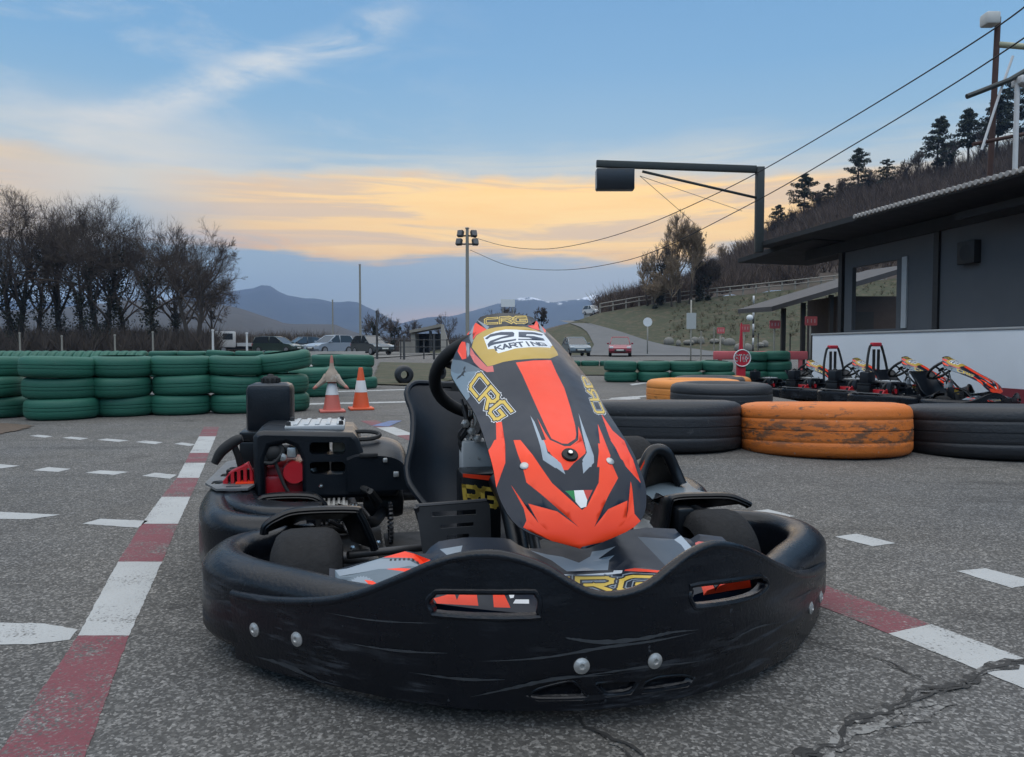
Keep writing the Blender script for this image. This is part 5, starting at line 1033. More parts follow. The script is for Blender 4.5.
# ================================================================== tyres
def tyre_prof(Rr, w, rin):
    h = w / 2; p = [(rin, -h + .02), (rin + .03, -h + .003), (Rr - .085, -h - .004)]
    p += [(Rr - .045 + .043 * math.sin(R(a)), -h + .046 - .046 * math.cos(R(a))) for a in (8, 25, 45, 65, 82)]
    for k in (-1, 1):
        z = k * h * .17; p += [(Rr + .0015, z - .006), (Rr + .001, z - .003), (Rr - .004, z - .002), (Rr - .004, z + .002), (Rr + .001, z + .003), (Rr + .0015, z + .006)]
    p += [(Rr - .045 + .043 * math.sin(R(a)), h - .046 + .046 * math.cos(R(a))) for a in (82, 65, 45, 25, 8)]
    p += [(Rr - .085, h + .004), (rin + .03, h - .003), (rin, h - .02)]
    return p + [(Rr - .03, h - .03), (Rr - .022, 0), (Rr - .03, -h + .03)]
def painted_tyre(name, col, wear, amt, scale, two=None, rough=.62, band=False):
    m, nt, b = new_mat(name); N = NT(nt); v = N.obj(); info = N.n('ShaderNodeObjectInfo')
    off = N.n('ShaderNodeVectorMath', operation='ADD'); cx = N.n('ShaderNodeCombineXYZ'); nt.links.new(N.m('MULTIPLY', info.outputs['Random'], 40), cx.inputs[0]); nt.links.new(v, off.inputs[0]); nt.links.new(cx.outputs[0], off.inputs[1]); v2 = off.outputs[0]
    c = N.mix(N.noise(v2, 3, 5, .6), tuple(x * .72 for x in col), tuple(x * 1.25 for x in col))
    c = N.mix(N.m('MULTIPLY', info.outputs['Random'], .35), c, tuple(x * .7 for x in col))
    f = N.ss(N.noise(N.scale(v2, (1, 1, 2.2)), scale, 7, .68), 1 - amt - .05, 1 - amt + .05)
    if band:
        sz = N.n('ShaderNodeSeparateXYZ'); nt.links.new(v, sz.inputs[0]); bz = N.m('SUBTRACT', 1, N.ss(N.m('ABSOLUTE', N.m('ADD', sz.outputs[2], .015)), .03, .10))
        f = N.m('MAXIMUM', f, N.m('MULTIPLY', bz, N.ss(N.noise(N.scale(v2, (1, 1, 3)), 9, 7, .72), .46, .58)))
    c = N.mix(f, c, wear)
    g2 = N.ss(N.noise(v2, scale * 2.3, 5, .7), .63, .69); c = N.mix(N.m('MULTIPLY', g2, .6 if band else .25), c, (.34, .30, .27) if band else (.10, .1, .1))
    if two:
        s_ = N.n('ShaderNodeSeparateXYZ'); nt.links.new(N.obj(), s_.inputs[0]); c = N.mix(N.ss(s_.outputs[0], two[0], two[0] + .02), c, two[1])
    nt.links.new(c, b.inputs['Base Color']); b.inputs['Roughness'].default_value = rough
    h = N.m('ADD', N.noise(v2, 60, 4, .65), N.m('MULTIPLY', N.noise(N.scale(v2, (1, 1, 12)), 3, 3), .8)); nt.links.new(N.bump(h, .28, .01), b.inputs['Normal']); return m
M_GT = painted_tyre('green_tyre_paint', (.011, .098, .064), (.025, .05, .042), .30, 5); M_OT = painted_tyre('orange_tyre_paint', (.60, .155, .02), (.13, .060, .030), .38, 13, band=True)
M_BT = painted_tyre('bare_tyre_rubber', (.013, .015, .019), (.026, .028, .032), .3, 9, rough=.55); M_2T = painted_tyre('half_painted_tyre', (.022, .022, .024), (.05, .05, .05), .3, 9, (.27, (.45, .16, .03)))
def truck_prof(Rr, w, rin):
    h = w / 2; p = [(rin, -h + .03), (rin + .04, -h + .004), (Rr - .10, -h - .004), (Rr - .045, -h + .004), (Rr - .016, -h + .018), (Rr - .004, -h + .040)]
    for k in range(-1, 2):
        z = k * h * .42; p += [(Rr - .002 * abs(k), z - .02), (Rr - .002 * abs(k), z - .005), (Rr - .004, z - .003), (Rr - .004, z + .003), (Rr - .002 * abs(k), z + .005), (Rr - .002 * abs(k), z + .02)]
    p += [(Rr - .004, h - .040), (Rr - .016, h - .018), (Rr - .045, h - .004), (Rr - .10, h + .004), (rin + .04, h - .004), (rin, h - .03)]
    return p + [(Rr - .05, h - .05), (Rr - .04, 0), (Rr - .05, -h + .05)]
def tyre_mesh(name, m, Rr, w, rin, n=48):
    g = G(); g.lathe((truck_prof if n > 60 else tyre_prof)(Rr, w, rin), n, closed=True); o = g.build(name, m, angle=55); me = o.data; bpy.data.objects.remove(o); return me
TM = [tyre_mesh('tyre_mesh', M_GT, .283, .172, .175), tyre_mesh('tyre_mesh', M_GT, .262, .172, .165), tyre_mesh('tyre_mesh', M_GT, .255, .168, .165)]
def put_tyre(me, label, loc, rot=(0, 0, 0), group=None, name='tyre'):
    o = bpy.data.objects.new(name, me); COL.objects.link(o); o.location = loc; o.rotation_euler = rot; return tag(o, label, 'tyre', group)
LV3 = ['bottom', 'middle', 'top']
def stack(X, Y, n, me, where, group, seed, h=.172, levels=None, tilt_top=None):
    r = random.Random(seed); lv = {1: ['single'], 2: ['lower', 'upper'], 3: LV3}[n]
    for i in range(n):
        z = h * (i + .5) + .003; rot = (r.gauss(0, .022), r.gauss(0, .03), r.uniform(0, 6.3)); dx, dy = r.gauss(0, .014), r.gauss(0, .02)
        if i == 0: rot = (0, 0, rot[2])
        if tilt_top and i == n - 1: rot = (tilt_top, .05, rot[2]); z += .29 * abs(math.sin(tilt_top)) * .9
        put_tyre(me[i % len(me)] if isinstance(me, list) else me, '%s green tyre of %s' % (lv[i], where), (X + dx, Y + dy, z), rot, group)
GF = 'green tyres of the front tyre wall'
for k, (px, Y, me) in enumerate(((-12, 6.42, 0), (59, 6.32, 0), (124.5, 6.6, 1), (182, 6.75, 1), (237, 6.9, 2))):
    stack((px - 512) / F_PX * Y, Y, 3, TM[me], ['the stack cut by the left edge of the photo', 'the second stack from the left in the front tyre wall', 'the middle stack of the front tyre wall', 'the fourth stack from the left in the front wall', 'the front-wall stack just left of the fuel tank'][k], GF, 70 + k)
stack((-35 - 512) / F_PX * 7.1, 7.1, 3, TM[1], 'the stack behind the one at the left edge', GF, 79)
stack((281 - 512) / F_PX * 7.05, 7.05, 3, TM[2], 'the leaning stack behind the fuel tank', GF, 76, tilt_top=.13)
GB = 'green tyres behind the traffic cones'
stack((268 - 512) / F_PX * 8.6, 8.6, 3, TM[1], 'the stack half hidden behind the leaning open tyre', GB, 81, h=.16)
stack((311 - 512) / F_PX * 9.2, 9.2, 2, TM[0], 'the short stack between the leaning tyre and the capped cone', GB, 82)
for k, (px, Y) in enumerate(((331, 11.5), (354.5, 10.95))): stack((px - 512) / F_PX * Y, Y, 3, TM[0], ['the short stack straight behind the torn cone', 'the short stack behind the right-hand cone'][k], GB, 83 + k, h=.158)
for k in range(0):
    px = 325 + k * 10.3; Y = 10.9; put_tyre(TM[2], '%s upright green tyre in the row lying on the stacks behind the cones' % ['leftmost', 'second', 'middle', 'fourth', 'rightmost'][k], ((px - 512) / F_PX * Y, Y, .344 + .145), (R(62), R(8), R(88)), GB)
GU = 'upright green tyres of the far row'
for k in range(18):
    px = -6 + k * 8.75; Y = 15.2; put_tyre(TM[2], '%s upright green tyre from the left in the long far row' % ORD[k], ((px - 512) / F_PX * Y, Y + random.gauss(0, .01), .270), (R(90), 0, R(90) + random.gauss(0, .02)), GU)
for k, px in enumerate((163, 192, 221, 250, 278)):
    stack((px - 512) / F_PX * 15.2, 15.2, 3, TM[0], 'the %s stack of the far row, right of the upright tyres' % ORD[k], 'green tyres of the far stacks', 90 + k)
GV = 'green tyres of the right-hand barrier'
for k in range(6):
    px = 516 + k * 18.5; Y = 23.2; stack((px - 512) / F_PX * Y, Y, 1, TM[0], 'the %s low stack along the grass strip below the two cars' % ORD[k], GV, 100 + k)
for k, px in enumerate((621, 654, 686, 717)):
    stack((px - 512) / F_PX * 12.9, 12.9, 2, TM[0], ['the low stack furthest left of the stop sign', 'the low stack second furthest from the stop sign', 'the low stack second left of the stop sign', 'the low stack just left of the stop sign'][k], GV, 110 + k, h=.18)
for k, px in enumerate((753, 776)): stack((px - 512) / F_PX * 13.4, 13.4, 3, TM[2], ['the stack just right of the stop sign', 'the stack behind the furthest parked kart'][k], GV, 120 + k)
def truck(label, px, Y, Rr, w, m, rz=0, tilt=0):
    me = tyre_mesh('truck_tyre_mesh', m, Rr, w, Rr * .56, 72); return put_tyre(me, label, ((px - 512) / F_PX * Y, Y, w / 2 + .008 - tilt * Rr), (Matrix.Rotation(-tilt, 3, 'X') @ Matrix.Rotation(rz, 3, 'Z')).to_euler(), 'truck tyres lining the track', 'truck_tyre')
truck('black truck tyre lying flat, left of the scuffed orange one', 662, 4.60, .478, .292, M_BT, 1, .062)
truck('scuffed orange-painted truck tyre lying flat in the front row', 823.5, 4.39, .474, .294, M_OT, 2.1, .062)
truck('black truck tyre lying flat, right of the scuffed orange one', 989, 4.30, .452, .288, M_BT, 3, .062)
truck('black truck tyre in the second row, in front of a cleaner orange tyre', 721, 6.42, .425, .285, M_BT, 4)
truck('cleaner orange truck tyre in the second row, partly behind a black one', 694, 7.35, .46, .275, painted_tyre('fresh_orange_paint', (.62, .22, .04), (.3, .12, .03), .35, 5), .4)
truck('dark truck tyre with an orange end, furthest of the flat truck tyres', 712, 8.5, .43, .26, M_2T, 0)
# two dark car tyres on the grass
for k, (px, py, rz) in enumerate(((404, 384, .3), (438, 380, 1.0))):
    p = gp(px, py); me = tyre_mesh('tyre_mesh', M_BT, .135 if k else .15, .2, .09); put_tyre(me, ['dark small tyre standing on the grass left of the kart seat', 'dark small tyre on the grass beside the steering wheel'][k], (p.x, p.y, .152 - k * .015), (R(90), 0, rz), 'dark tyres on the grass patch')
# ================================================================== cones
M_CO = mat('cone_orange', (.62, .09, .025), .55, var=.15, c2=(.45, .10, .05), c2amt=.25); M_CP = mat('cone_faded_pink', (.50, .12, .09), .6, var=.15, c2=(.36, .16, .13), c2amt=.3); M_CW = mat('cone_white', (.62, .62, .62), .6, var=.1, c2=(.4, .38, .36), c2amt=.25)
def cone(label, px, py, H, m, half=None):
    p = gp(px, py); root = thing('traffic_cone', label, 'traffic cone', (p.x, p.y + .12, 0), .3, 'traffic cones')
    g = G(); g.box(-.115, .115, -.115, .115, 0, .022, bev=.008); g.build('base', m, root)
    def rr(z): return .082 - (z - .02) / (H - .02) * .062
    b0, b1 = H * .42, H * .70
    for nm, za, zb, mm in (('lower_body', .02, b0, m), ('white_band', b0, b1, M_CW), ('upper_body', b1, H, m)):
        g = G(); ex = .0015 if nm == 'white_band' else 0; pr = [(rr(za) + ex, za), (rr(zb) + ex, zb)]
        if nm == 'upper_body': pr += [(rr(zb) - .006, zb + .004), (rr(zb) - .008, zb - .03)]
        if nm == 'lower_body': pr = [(rr(za) + .012, za - .0005)] + pr
        g.lathe(pr, 28); g.build(nm, mm, root)
cone('bright orange traffic cone with a white band, right-hand of the pair', 358.5, 410.5, .40, M_CO); cone('faded pinkish traffic cone with a white band under a torn cap, left-hand of the pair', 329, 413, .38, M_CP)
p = gp(329, 413); rt = thing('torn_cone', 'worn pale three-pronged torn cone perched on top of the faded cone', 'torn cone', (p.x, p.y + .12, .30), .1)
MW = mat('weathered_plastic', (.30, .24, .19), .85, var=.25, vscale=25, c2=(.42, .38, .33), c2amt=.4, c2scale=12, bump=.4); MWp = mat('weathered_pink', (.38, .15, .12), .8, var=.25, vscale=20)
g = G(); g.lathe([(.075, -.02), (.072, .03), (.050, .07), (.030, .10), (.020, .13), (.018, .155)], 20); g.build('body', MW, rt)
g = G(); g.lathe([(.0185, .15), (.013, .20), (.006, .225), (.0001, .227)], 16); g.build('tip', MWp, rt)
for a in (205, 335, 90):
    c, s_ = math.cos(R(a)), math.sin(R(a)); g = G(); g.tube(smooth_path([(c * .04, s_ * .04, .03), (c * .085, s_ * .085, -.015), (c * .15, s_ * .15, -.065)], 4), [.040, .038, .034, .030, .027, .024, .021, .018, .015], n=8); g.build('prong', MW, rt)
    g = G(); g.tube([(c * .143, s_ * .143, -.060), (c * .175, s_ * .175, -.082)], [.017, .010], n=8); g.build('prong_tip', MWp, rt)
# ================================================================== far barrier, poles, signs
p0, p1 = at(291, 350, 17.2), at(366, 350, 17.6)
g = G(); L = p1.x - p0.x; g.sweep([(0, 0, 0), (L, .3, 0)], [(-.22, 0), (-.22, .08), (-.09, .22), (-.07, .50), (.07, .50), (.09, .22), (.22, .08), (.22, 0)], 0)
o = g.build('concrete_barrier', mat('weathered_concrete', (.36, .34, .31), .9, var=.2, vscale=3, bump=.3, c2=(.24, .23, .21), c2amt=.3), loc=(p0.x, p0.y, 0), angle=30); tag(o, 'long pale concrete barrier block in front of the parked cars', 'barrier')
M_POLE = mat('grey_pole_paint', (.24, .23, .20), .7, var=.15, vscale=2); M_DPOLE = mat('dark_post', (.05, .05, .05), .8); M_WPOLE = mat('white_post_paint', (.55, .55, .55), .6, var=.1)
def pole(name, label, px, d, ytop, r, m, cat='pole', group=None, z0=0, extra=None):
    X = at(px, 347, d).x; root = thing(name, label, cat, (X, d, z0), 0, group); H = zy(ytop, d) - z0
    g = G(); g.tube([(0, 0, 0), (0, 0, H * .5), (0, 0, H)], [r, r * .9, r * .75], n=12); g.build('shaft', m, root)
    g = G(); g.lathe([(.001, .02), (r * 1.0, .015), (r * 1.05, -.03)], 12, 0, Matrix.Translation((0, 0, H))); g.build('cap', m, root); return root, H
lp, H = pole('floodlight_pole', 'tall slim pole with four floodlights behind the kart fairing', 467.5, 32, 229, .085, M_POLE, 'floodlight pole')
for zz, w in ((H - .33, .34), (H - .68, .40)):
    g = G(); g.box(-w, w, -.03, .03, zz - .03, zz + .03); g.build('crossarm', M_DPOLE, lp)
    for sx in (-1, 1):
        f = bpy.data.objects.new('floodlight', None); COL.objects.link(f); f.parent = lp; f.location = (sx * (w - .06), -.08, zz + .08); f.rotation_euler = (R(-20), 0, R(25 * sx))
        g = G(); g.box(-.13, .13, -.09, .09, -.14, .14, bev=.03); g.build('housing', M_DPOLE, f); g = G(); g.box(-.11, .11, -.098, -.091, -.12, .12); g.build('lens', mat('lamp_glass', (.05, .055, .06), .35), f)
pole('utility_pole', 'tall thin plain pole behind the parked cars', 360.5, 66, 265, .11, M_POLE, 'pole'); pole('utility_pole', 'shorter thin pole behind the cars, left of the taller one', 333, 74, 300, .09, M_POLE, 'pole')
for k, (px, yt, d) in enumerate(((20, 333, 21), (62, 336, 21), (115, 335, 21), (153, 332, 21), (213, 330, 21), (247, 333, 22))):
    pole('fence_post', '%s thin %s post standing behind the far tyre row, counted from the left' % (ORD[k], 'white' if k > 3 else 'grey'), px, d, yt, .035 if k > 3 else .028, M_WPOLE if k > 3 else M_POLE, 'post', 'thin posts behind the far tyre row')
for k, (px, yt, d) in enumerate(((377, 311, 38), (404, 336, 36), (434, 334, 36))): pole('fence_post', ['tall dark post in front of the dark hatchback', 'dark post left of the concrete shelter opening', 'dark post right of the concrete shelter opening'][k], px, d, yt, .06, M_DPOLE, 'post', 'dark posts in front of the shelter')
# low rail fence beside the shelter
f = thing('rail_fence', 'low dark wire and rail fence running in front of the concrete shelter', 'fence', at(377, 347, 37) * 1, 0); f.location.z = 0
x1 = at(470, 347, 37).x - f.location.x
for zz in (.25, .6, .95):
    g = G(); g.tube([(0, .1, zz), (x1, .1, zz)], .018, n=6); g.build('rail', M_DPOLE, f)
for k in range(5):
    g = G(); g.box(x1 * k / 4 - .03, x1 * k / 4 + .03, .12, .18, 0, 1.0); g.build('post', M_DPOLE, f)
# concrete shelter
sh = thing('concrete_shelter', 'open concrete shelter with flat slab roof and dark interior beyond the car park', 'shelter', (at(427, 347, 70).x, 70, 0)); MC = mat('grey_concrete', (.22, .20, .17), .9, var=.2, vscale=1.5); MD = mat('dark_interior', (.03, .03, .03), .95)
def bx(name, m, par, *a, **k): g = G(); g.box(*a, **k); return g.build(name, m, par, angle=40)
g = G(); g.grid([[Vector((-1.6, -.3, 1.9)), Vector((1.3, -.3, 2.45))], [Vector((-1.6, 3.5, 1.9)), Vector((1.3, 3.5, 2.45))], [Vector((-1.6, 3.5, 2.15)), Vector((1.3, 3.5, 2.75))], [Vector((-1.6, -.3, 2.15)), Vector((1.3, -.3, 2.75))]], close_u=True, smooth=False); g.ngon([(-1.6, -.3, 1.9), (-1.6, 3.5, 1.9), (-1.6, 3.5, 2.15), (-1.6, -.3, 2.15)]); g.ngon([(1.3, -.3, 2.45), (1.3, 3.5, 2.45), (1.3, 3.5, 2.75), (1.3, -.3, 2.75)]); g.build('roof_slab', MC, sh)
bx('back_wall', MD, sh, -1.5, 1.2, 3.1, 3.3, 0, 1.9); bx('left_wall', MC, sh, -1.5, -1.1, 0, 3.0, 0, 1.88); bx('left_wall', MC, sh, -2.6, -1.52, .2, .6, 0, 1.1); bx('pillar', MD, sh, .2, .45, 0, .3, 0, 2.1)
g = G(); g.plate([(1.2, 0), (2.3, 0), (2.1, .7), (1.5, 2.7), (1.31, 2.75), (1.31, 0)], [], lambda u, v, w: Vector((u, w - .2, v)), .4); g.build('buttress', mat('light_concrete', (.33, .30, .26), .9, var=.15), sh)
# signs
def sign(name, label, px, d, ytop, ybot, wpx, shape, m, zbase, cat='sign', postm=M_POLE, pt=None, word=None, group=None, wordm=None):
    X = at(px, 347, d).x; s_ = d / F_PX; root = thing(name, label, cat, (X, d, zbase), 0, group); z0, z1 = zy(ybot, d) - zbase, zy(ytop, d) - zbase; w = wpx * s_ / 2
    g = G(); g.tube([(0, .03, -.45 if d < 30 else -.1), (0, .03, z1 if pt is None else zy(pt, d) - zbase)], .022 if d < 30 else .05, n=8); g.build('post', postm, root)
    fr = lambda u, v, t_: Vector((u, t_, v))
    P = [(w * math.cos(k * math.pi / 16), (z0 + z1) / 2 + w * math.sin(k * math.pi / 16)) for k in range(32)] if shape == 'round' else rrect(2 * w, z1 - z0, .02, 3, 0, (z0 + z1) / 2)
    g = G(); g.plate(P, [], lambda u, v, t_: Vector((u, t_ - .02, v)), .025); pl = g.build('panel', m, root)
    if word:
        g = G(); ww, hh = w * 1.55, (z1 - z0) * .36; c = (z0 + z1) / 2; st = [((-ww / 2, c - hh / 2), (-ww / 2, c + hh / 2)), ((ww / 2, c - hh / 2), (ww / 2, c + hh / 2))]
        for q in strokes(word, .085, .6, .6): g.add([Vector((x, -.024, z)) for x, z in warp(st, q)], [(0, 1, 2, 3)], 0, False)
        g.build('lettering', wordm or M_WPOLE, pl, recalc=False, angle=0)
    return root, pl
M_SR = mat('sign_red', (.42, .012, .03), .5, var=.06); M_SW = mat('sign_white', (.60, .62, .62), .5, var=.06); M_SP = mat('sign_faded_red', (.50, .10, .11), .6, var=.12)
r_, pl = sign('stop_sign', 'round red STOP sign with white rim on a red post behind the parked karts', 742, 11.8, 349.3, 366.7, 17, 'round', M_SR, 0, 'stop sign', M_SR, 352, 'STOP')
d = 11.8; w = 17 * d / F_PX / 2; c = zy(358, d); g = G(); g.tube([Vector((math.cos(a * math.pi / 20) * w * .97, -.021, c + math.sin(a * math.pi / 20) * w * .97)) for a in range(40)], .009, n=6, closed=True); g.build('rim', M_SW, pl)
g = G(); g.box(-.07, .06, .0, .06, 0, .34); g.build('post_foot', M_SR, r_); g = G(); g.plate([(-.035, .45), (.035, .45), (.012, .98), (.0, .98)], [], lambda u, v, t_: Vector((u, .05 + t_, v)), .03); g.build('pennant', M_SR, r_)
sign('round_sign', 'plain pale round sign on a short post on the grass slope', 647.5, 54, 317.7, 326.5, 9, 'round', M_SW, hillxy(9.7, 54), 'sign')
sign('notice_board', 'pale upright rectangular board on a tall post left of the stop sign', 691, 22, 313, 329, 9.5, 'rect', mat('board_grey', (.38, .40, .39), .6, var=.1), 0, 'sign', M_POLE, 300)
for k, (px, yt, yb, w_, d) in enumerate(((720.5, 327.5, 333.5, 7.5, 20), (744.5, 324.5, 332, 9.5, 20), (774.5, 320.5, 328.5, 10.5, 19), (810.5, 316.5, 325.5, 12, 18))):
    sign('lane_sign', ['smallest pale red lane sign, leftmost of the four', 'second pale red lane sign, above the stop sign', 'third pale red lane sign, in front of the left hut post', 'largest pale red lane sign, rightmost, in front of the hut'][k], px, d, yt, yb, w_, 'rect', M_SP, 0, 'sign', M_POLE, None, 'IIIT'[:3], 'pale red lane signs behind the stop sign')
# striped rod and round lamp
X = at(753, 347, 24).x; sp = thing('striped_pole', 'thin black and white striped pole with a round white lamp', 'pole', (X, 24, 0))
zt = zy(296, 24)
for k in range(10):
    g = G(); g.tube([(0, 0, zt * k / 10), (0, 0, zt * (k + 1) / 10)], .03, n=8); g.build('white_band' if k % 2 else 'black_band', M_WPOLE if k % 2 else M_DPOLE, sp)
g = G(); g.ell((-.13, -.05, zy(318, 24)), (.11, .08, .10)); g.build('lamp', M_SW, sp)
# mesh fence posts left of the stop sign
for k, (px, yt) in enumerate(((701, 332), (714, 328), (758, 334), (790, 334))):
    pole('fence_post', ['thin leaning fence post right of the pale board', 'thin fence post beside the smallest lane sign', 'thin fence post right of the stop sign', 'thin fence post in front of the hut opening'][k], px, 21, yt, .022, M_POLE, 'post', 'thin fence posts behind the stop sign')
# wooden rail fence along the slope
fe = thing('slope_fence', 'long pale post and rail fence along the top of the grass slope', 'fence', (0, 0, 0)); MF = mat('weathered_wood', (.22, .20, .17), .85, var=.2, vscale=3)
fp = [at(px, interp(px, *MIDY), D1) for px in [600 + i * 13 for i in range(26)]]; fe.location = fp[0]
for k, p in enumerate(fp):
    g = G(); q = p - fp[0]; g.box(q.x - .07, q.x + .07, -.07, .07, q.z - .4, q.z + 1.0); g.build('post', MF, fe)
for zz in (.55, .95):
    g = G(); g.tube([q - fp[0] + Vector((0, -.1, zz)) for q in fp], .06, n=5); g.build('rail', MF, fe)
# guard rail stones at the foot of the slope
rk = random.Random(5)
for k in range(12):
    px = 668 + k * 9 + rk.uniform(-3, 3); p = on_hill(px, 341 + rk.uniform(-2, 4) + k * .6); g = G(); g.ell((0, 0, .1), (rk.uniform(.2, .5), .3, rk.uniform(.2, .4)), 0, 7, 5); o = g.build('rock', mat('rock', (.17, .16, .14), .9, var=.3, vscale=4)); o.location = p; tag(o, 'pale grey rock at the foot of the grass slope, %s from the left' % ORD[k], 'rock', 'rocks at the foot of the slope')
# small far buildings up the hill road
def house(label, px, y0, y1, wpx, d, wall, roofm):
    z = max(.0, hill(px, d) - .3); s_ = d / F_PX; w = wpx * s_ / 2; h = (y1 - y0) * s_; root = thing('house', label, 'house', (at(px, 347, d).x, d, zy(y1, d)), .3)
    bx('wall', wall, root, -w, w, 0, w * 1.4, -1.5, h * .62); g = G(); e = .25
    g.grid([[Vector((-w - e, -e, h * .6)), Vector((w + e, -e, h * .6))], [Vector((-w - e, w * .7, h)), Vector((w + e, w * .7, h))], [Vector((-w - e, w * 1.4 + e, h * .6)), Vector((w + e, w * 1.4 + e, h * .6))]], close_u=True, smooth=False); g.build('roof', roofm, root)
    for sx in (-.5, .4): bx('window', MD, root, w * sx - w * .16, w * sx + w * .16, -.03, .02, h * .2, h * .45)
house('far red-roofed house beyond the top of the hill road', 617, 305, 316, 15, 150, mat('house_wall', (.28, .2, .16), .9), mat('red_roof', (.30, .07, .05), .8)); house('far pale house left of the red-roofed one', 594, 309, 320, 14, 140, mat('pale_wall', (.32, .31, .26), .9), mat('grey_roof', (.24, .22, .19), .9))
wb = thing('roadside_board', 'white blank roadside board standing on two legs above the kart fairing', 'sign', (at(508, 347, 60).x, 60, 0)); bx('panel', M_SW, wb, -.55, .55, 0, .06, zy(307, 60), zy(299.5, 60))
for x in (-.4, .4): bx('leg', M_POLE, wb, x - .04, x + .04, .07, .12, 0, zy(300, 60))
# ================================================================== parked cars
M_GLASS = mat('car_glass', (.02, .025, .03), .12, spec=.7, var=.05); M_CT = mat('car_tyre', (.02, .02, .02), .85); M_RIMC = mat('wheel_rim', (.3, .3, .31), .4, .6); M_LAMP = mat('head_lamp', (.6, .62, .62), .2); M_TAIL = mat('tail_lamp', (.35, .02, .02), .3); M_PLATE = mat('plate_white', (.55, .55, .5), .6)
def car(label, px, d, rz, col, kind='hatch', sc=1., group='cars parked in the car park', name='parked_car', z0=.055, X=None):
    root = thing(name, label, 'car' if kind != 'truck' else 'truck', (at(px, 347, d).x, d, z0), rz, group); root.scale = (sc,) * 3
    m = mat('car_paint_%d_%d_%d' % tuple(int(c * 1000) for c in col), col, .35, coat=.4, var=.04)
    L = dict(hatch=3.9, wagon=4.4, truck=5.2)[kind]; W = .82; h = L / 2
    if kind == 'truck':
        bx('cab', m, root, h - 1.9, h - .05, -.85, .85, .5, 2.05, bev=.12); bx('flatbed', mat('bed_grey', (.4, .4, .4), .7), root, -h, h - 2.0, -.9, .9, .62, .95); bx('chassis', M_CT, root, -h, h - .3, -.5, .5, .35, .6)
        for sy in (-1, 1): bx('side_window', M_GLASS, root, h - 1.6, h - .7, sy * .855 - .01, sy * .855 + .01, 1.25, 1.85)
        bx('windscreen', M_GLASS, root, h - .06, h - .035, -.72, .72, 1.2, 1.88)
    else:
        lo = [(-h, .32), (-h - .02, .62), (-h + .03, .86), (-h + .5 if kind == 'hatch' else -h + .3, .90), (h - 1.15, .88), (h - .35, .78), (h - .03, .62), (h, .42), (h - .1, .28), (h - .5, .24), (-h + .4, .24)]
        g = G(); prof_w = lambda z: W * (1 - .09 * max(0, (z - .55) / .4) ** 2 - .12 * max(0, (.42 - z) / .2))
        rows = [[Vector((x * (1 - .02 * abs(t_) ** 3), t_ * prof_w(z), z)) for x, z in lo] for t_ in (-1, -.93, -.6, 0, .6, .93, 1)]; rows = [[Vector((v.x * (.965 if i in (0, 6) else 1), v.y, v.z)) for v in r] for i, r in enumerate(rows)]
        g.grid(rows, 0, close_v=True); g.ngon(rows[0], 0); g.ngon(rows[-1][::-1], 0); g.build('body', m, root, angle=35)
        top = [(-h + .06, .88), (-h + .38 if kind == 'hatch' else -h + .26, 1.40), (-h + .75, 1.455), (-.05, 1.46), (h - 1.95, 1.40), (h - 1.12, .87)]
        tw = lambda z: .74 - .15 * (z - .87) / .58
        g = G(); rows = [[Vector((x, t_ * tw(z), z)) for x, z in top] for t_ in (-1, 1)]; g.grid(rows, 0, close_v=True, smooth=False); g.ngon(rows[0], 0); g.ngon(rows[1][::-1], 0); g.build('window_band', M_GLASS, root, angle=20)
        g = G(); rt_ = [(x, z + .015) for x, z in top[1:5]]; rows = [[Vector((x, t_ * (tw(z) + .012), z)) for x, z in rt_] for t_ in (-1, -.9, .9, 1)]; rows[0] = [v - Vector((0, 0, .03)) for v in rows[0]]; rows[-1] = [v - Vector((0, 0, .03)) for v in rows[-1]]; g.grid(rows, 0); g.build('roof', m, root)
        for sy in (-1, 1):
            for (a, b) in ((top[0], top[1]), (top[4], top[5]), ((-.45, 1.44), (-.40, .88))):
                g = G(); g.tube([(a[0], sy * (tw(a[1]) + .002), a[1]), (b[0], sy * (tw(b[1]) + .002), b[1])], .035, n=6); g.build('pillar', m, root)
            bx('headlight', M_LAMP, root, h - .22, h - .02, sy * .62 - .14, sy * .62 + .14, .60, .74, bev=.03); bx('tail_light', M_TAIL, root, -h - .015, -h + .06, sy * .66 - .1, sy * .66 + .1, .62, .86, bev=.02); bx('wing_mirror', m, root, h - 1.35, h - 1.2, sy * .88 - .08, sy * .88 + .08, .90, 1.02, bev=.03)
        bx('grille', M_CT, root, h - .05, h + .008, -.4, .4, .36, .52); bx('number_plate', M_PLATE, root, h - .02, h + .02, -.26, .26, .44, .54); bx('number_plate', M_PLATE, root, -h - .04, -h - .0, -.26, .26, .5, .6)
    for sx in (-h + .75, h - .75):
        for sy in (-1, 1):
            w = bpy.data.objects.new('wheel', None); COL.objects.link(w); w.parent = root; w.location = (sx, sy * .72, .30); Mx = Matrix.Rotation(R(90), 4, 'X')
            g = G(); g.lathe([(.2, -.1), (.28, -.1), (.3, -.08), (.3, .08), (.28, .1), (.2, .1)], 20, 0, Mx); g.build('tyre', M_CT, w); g = G(); g.lathe([(.001, -.085), (.08, -.09), (.2, -.102), (.2, .102), (.08, .09), (.001, .085)], 16, 0, Mx); g.build('rim', M_RIMC, w)
    return root
car('red hatchback facing the camera at the foot of the hill road', 620, 47, R(-98), (.22, .012, .022), sc=.84, group='cars on the hill road', z0=.01)
car('grey-blue hatchback on the road beside the kart fairing', 576, 50, R(-84), (.12, .15, .17), sc=.86, group='cars on the hill road', z0=.01)
car('small white car high on the hill road', 593, 96, R(-60), (.6, .6, .6), sc=.8, group='cars on the hill road', z0=hill(593, 96) + .3)
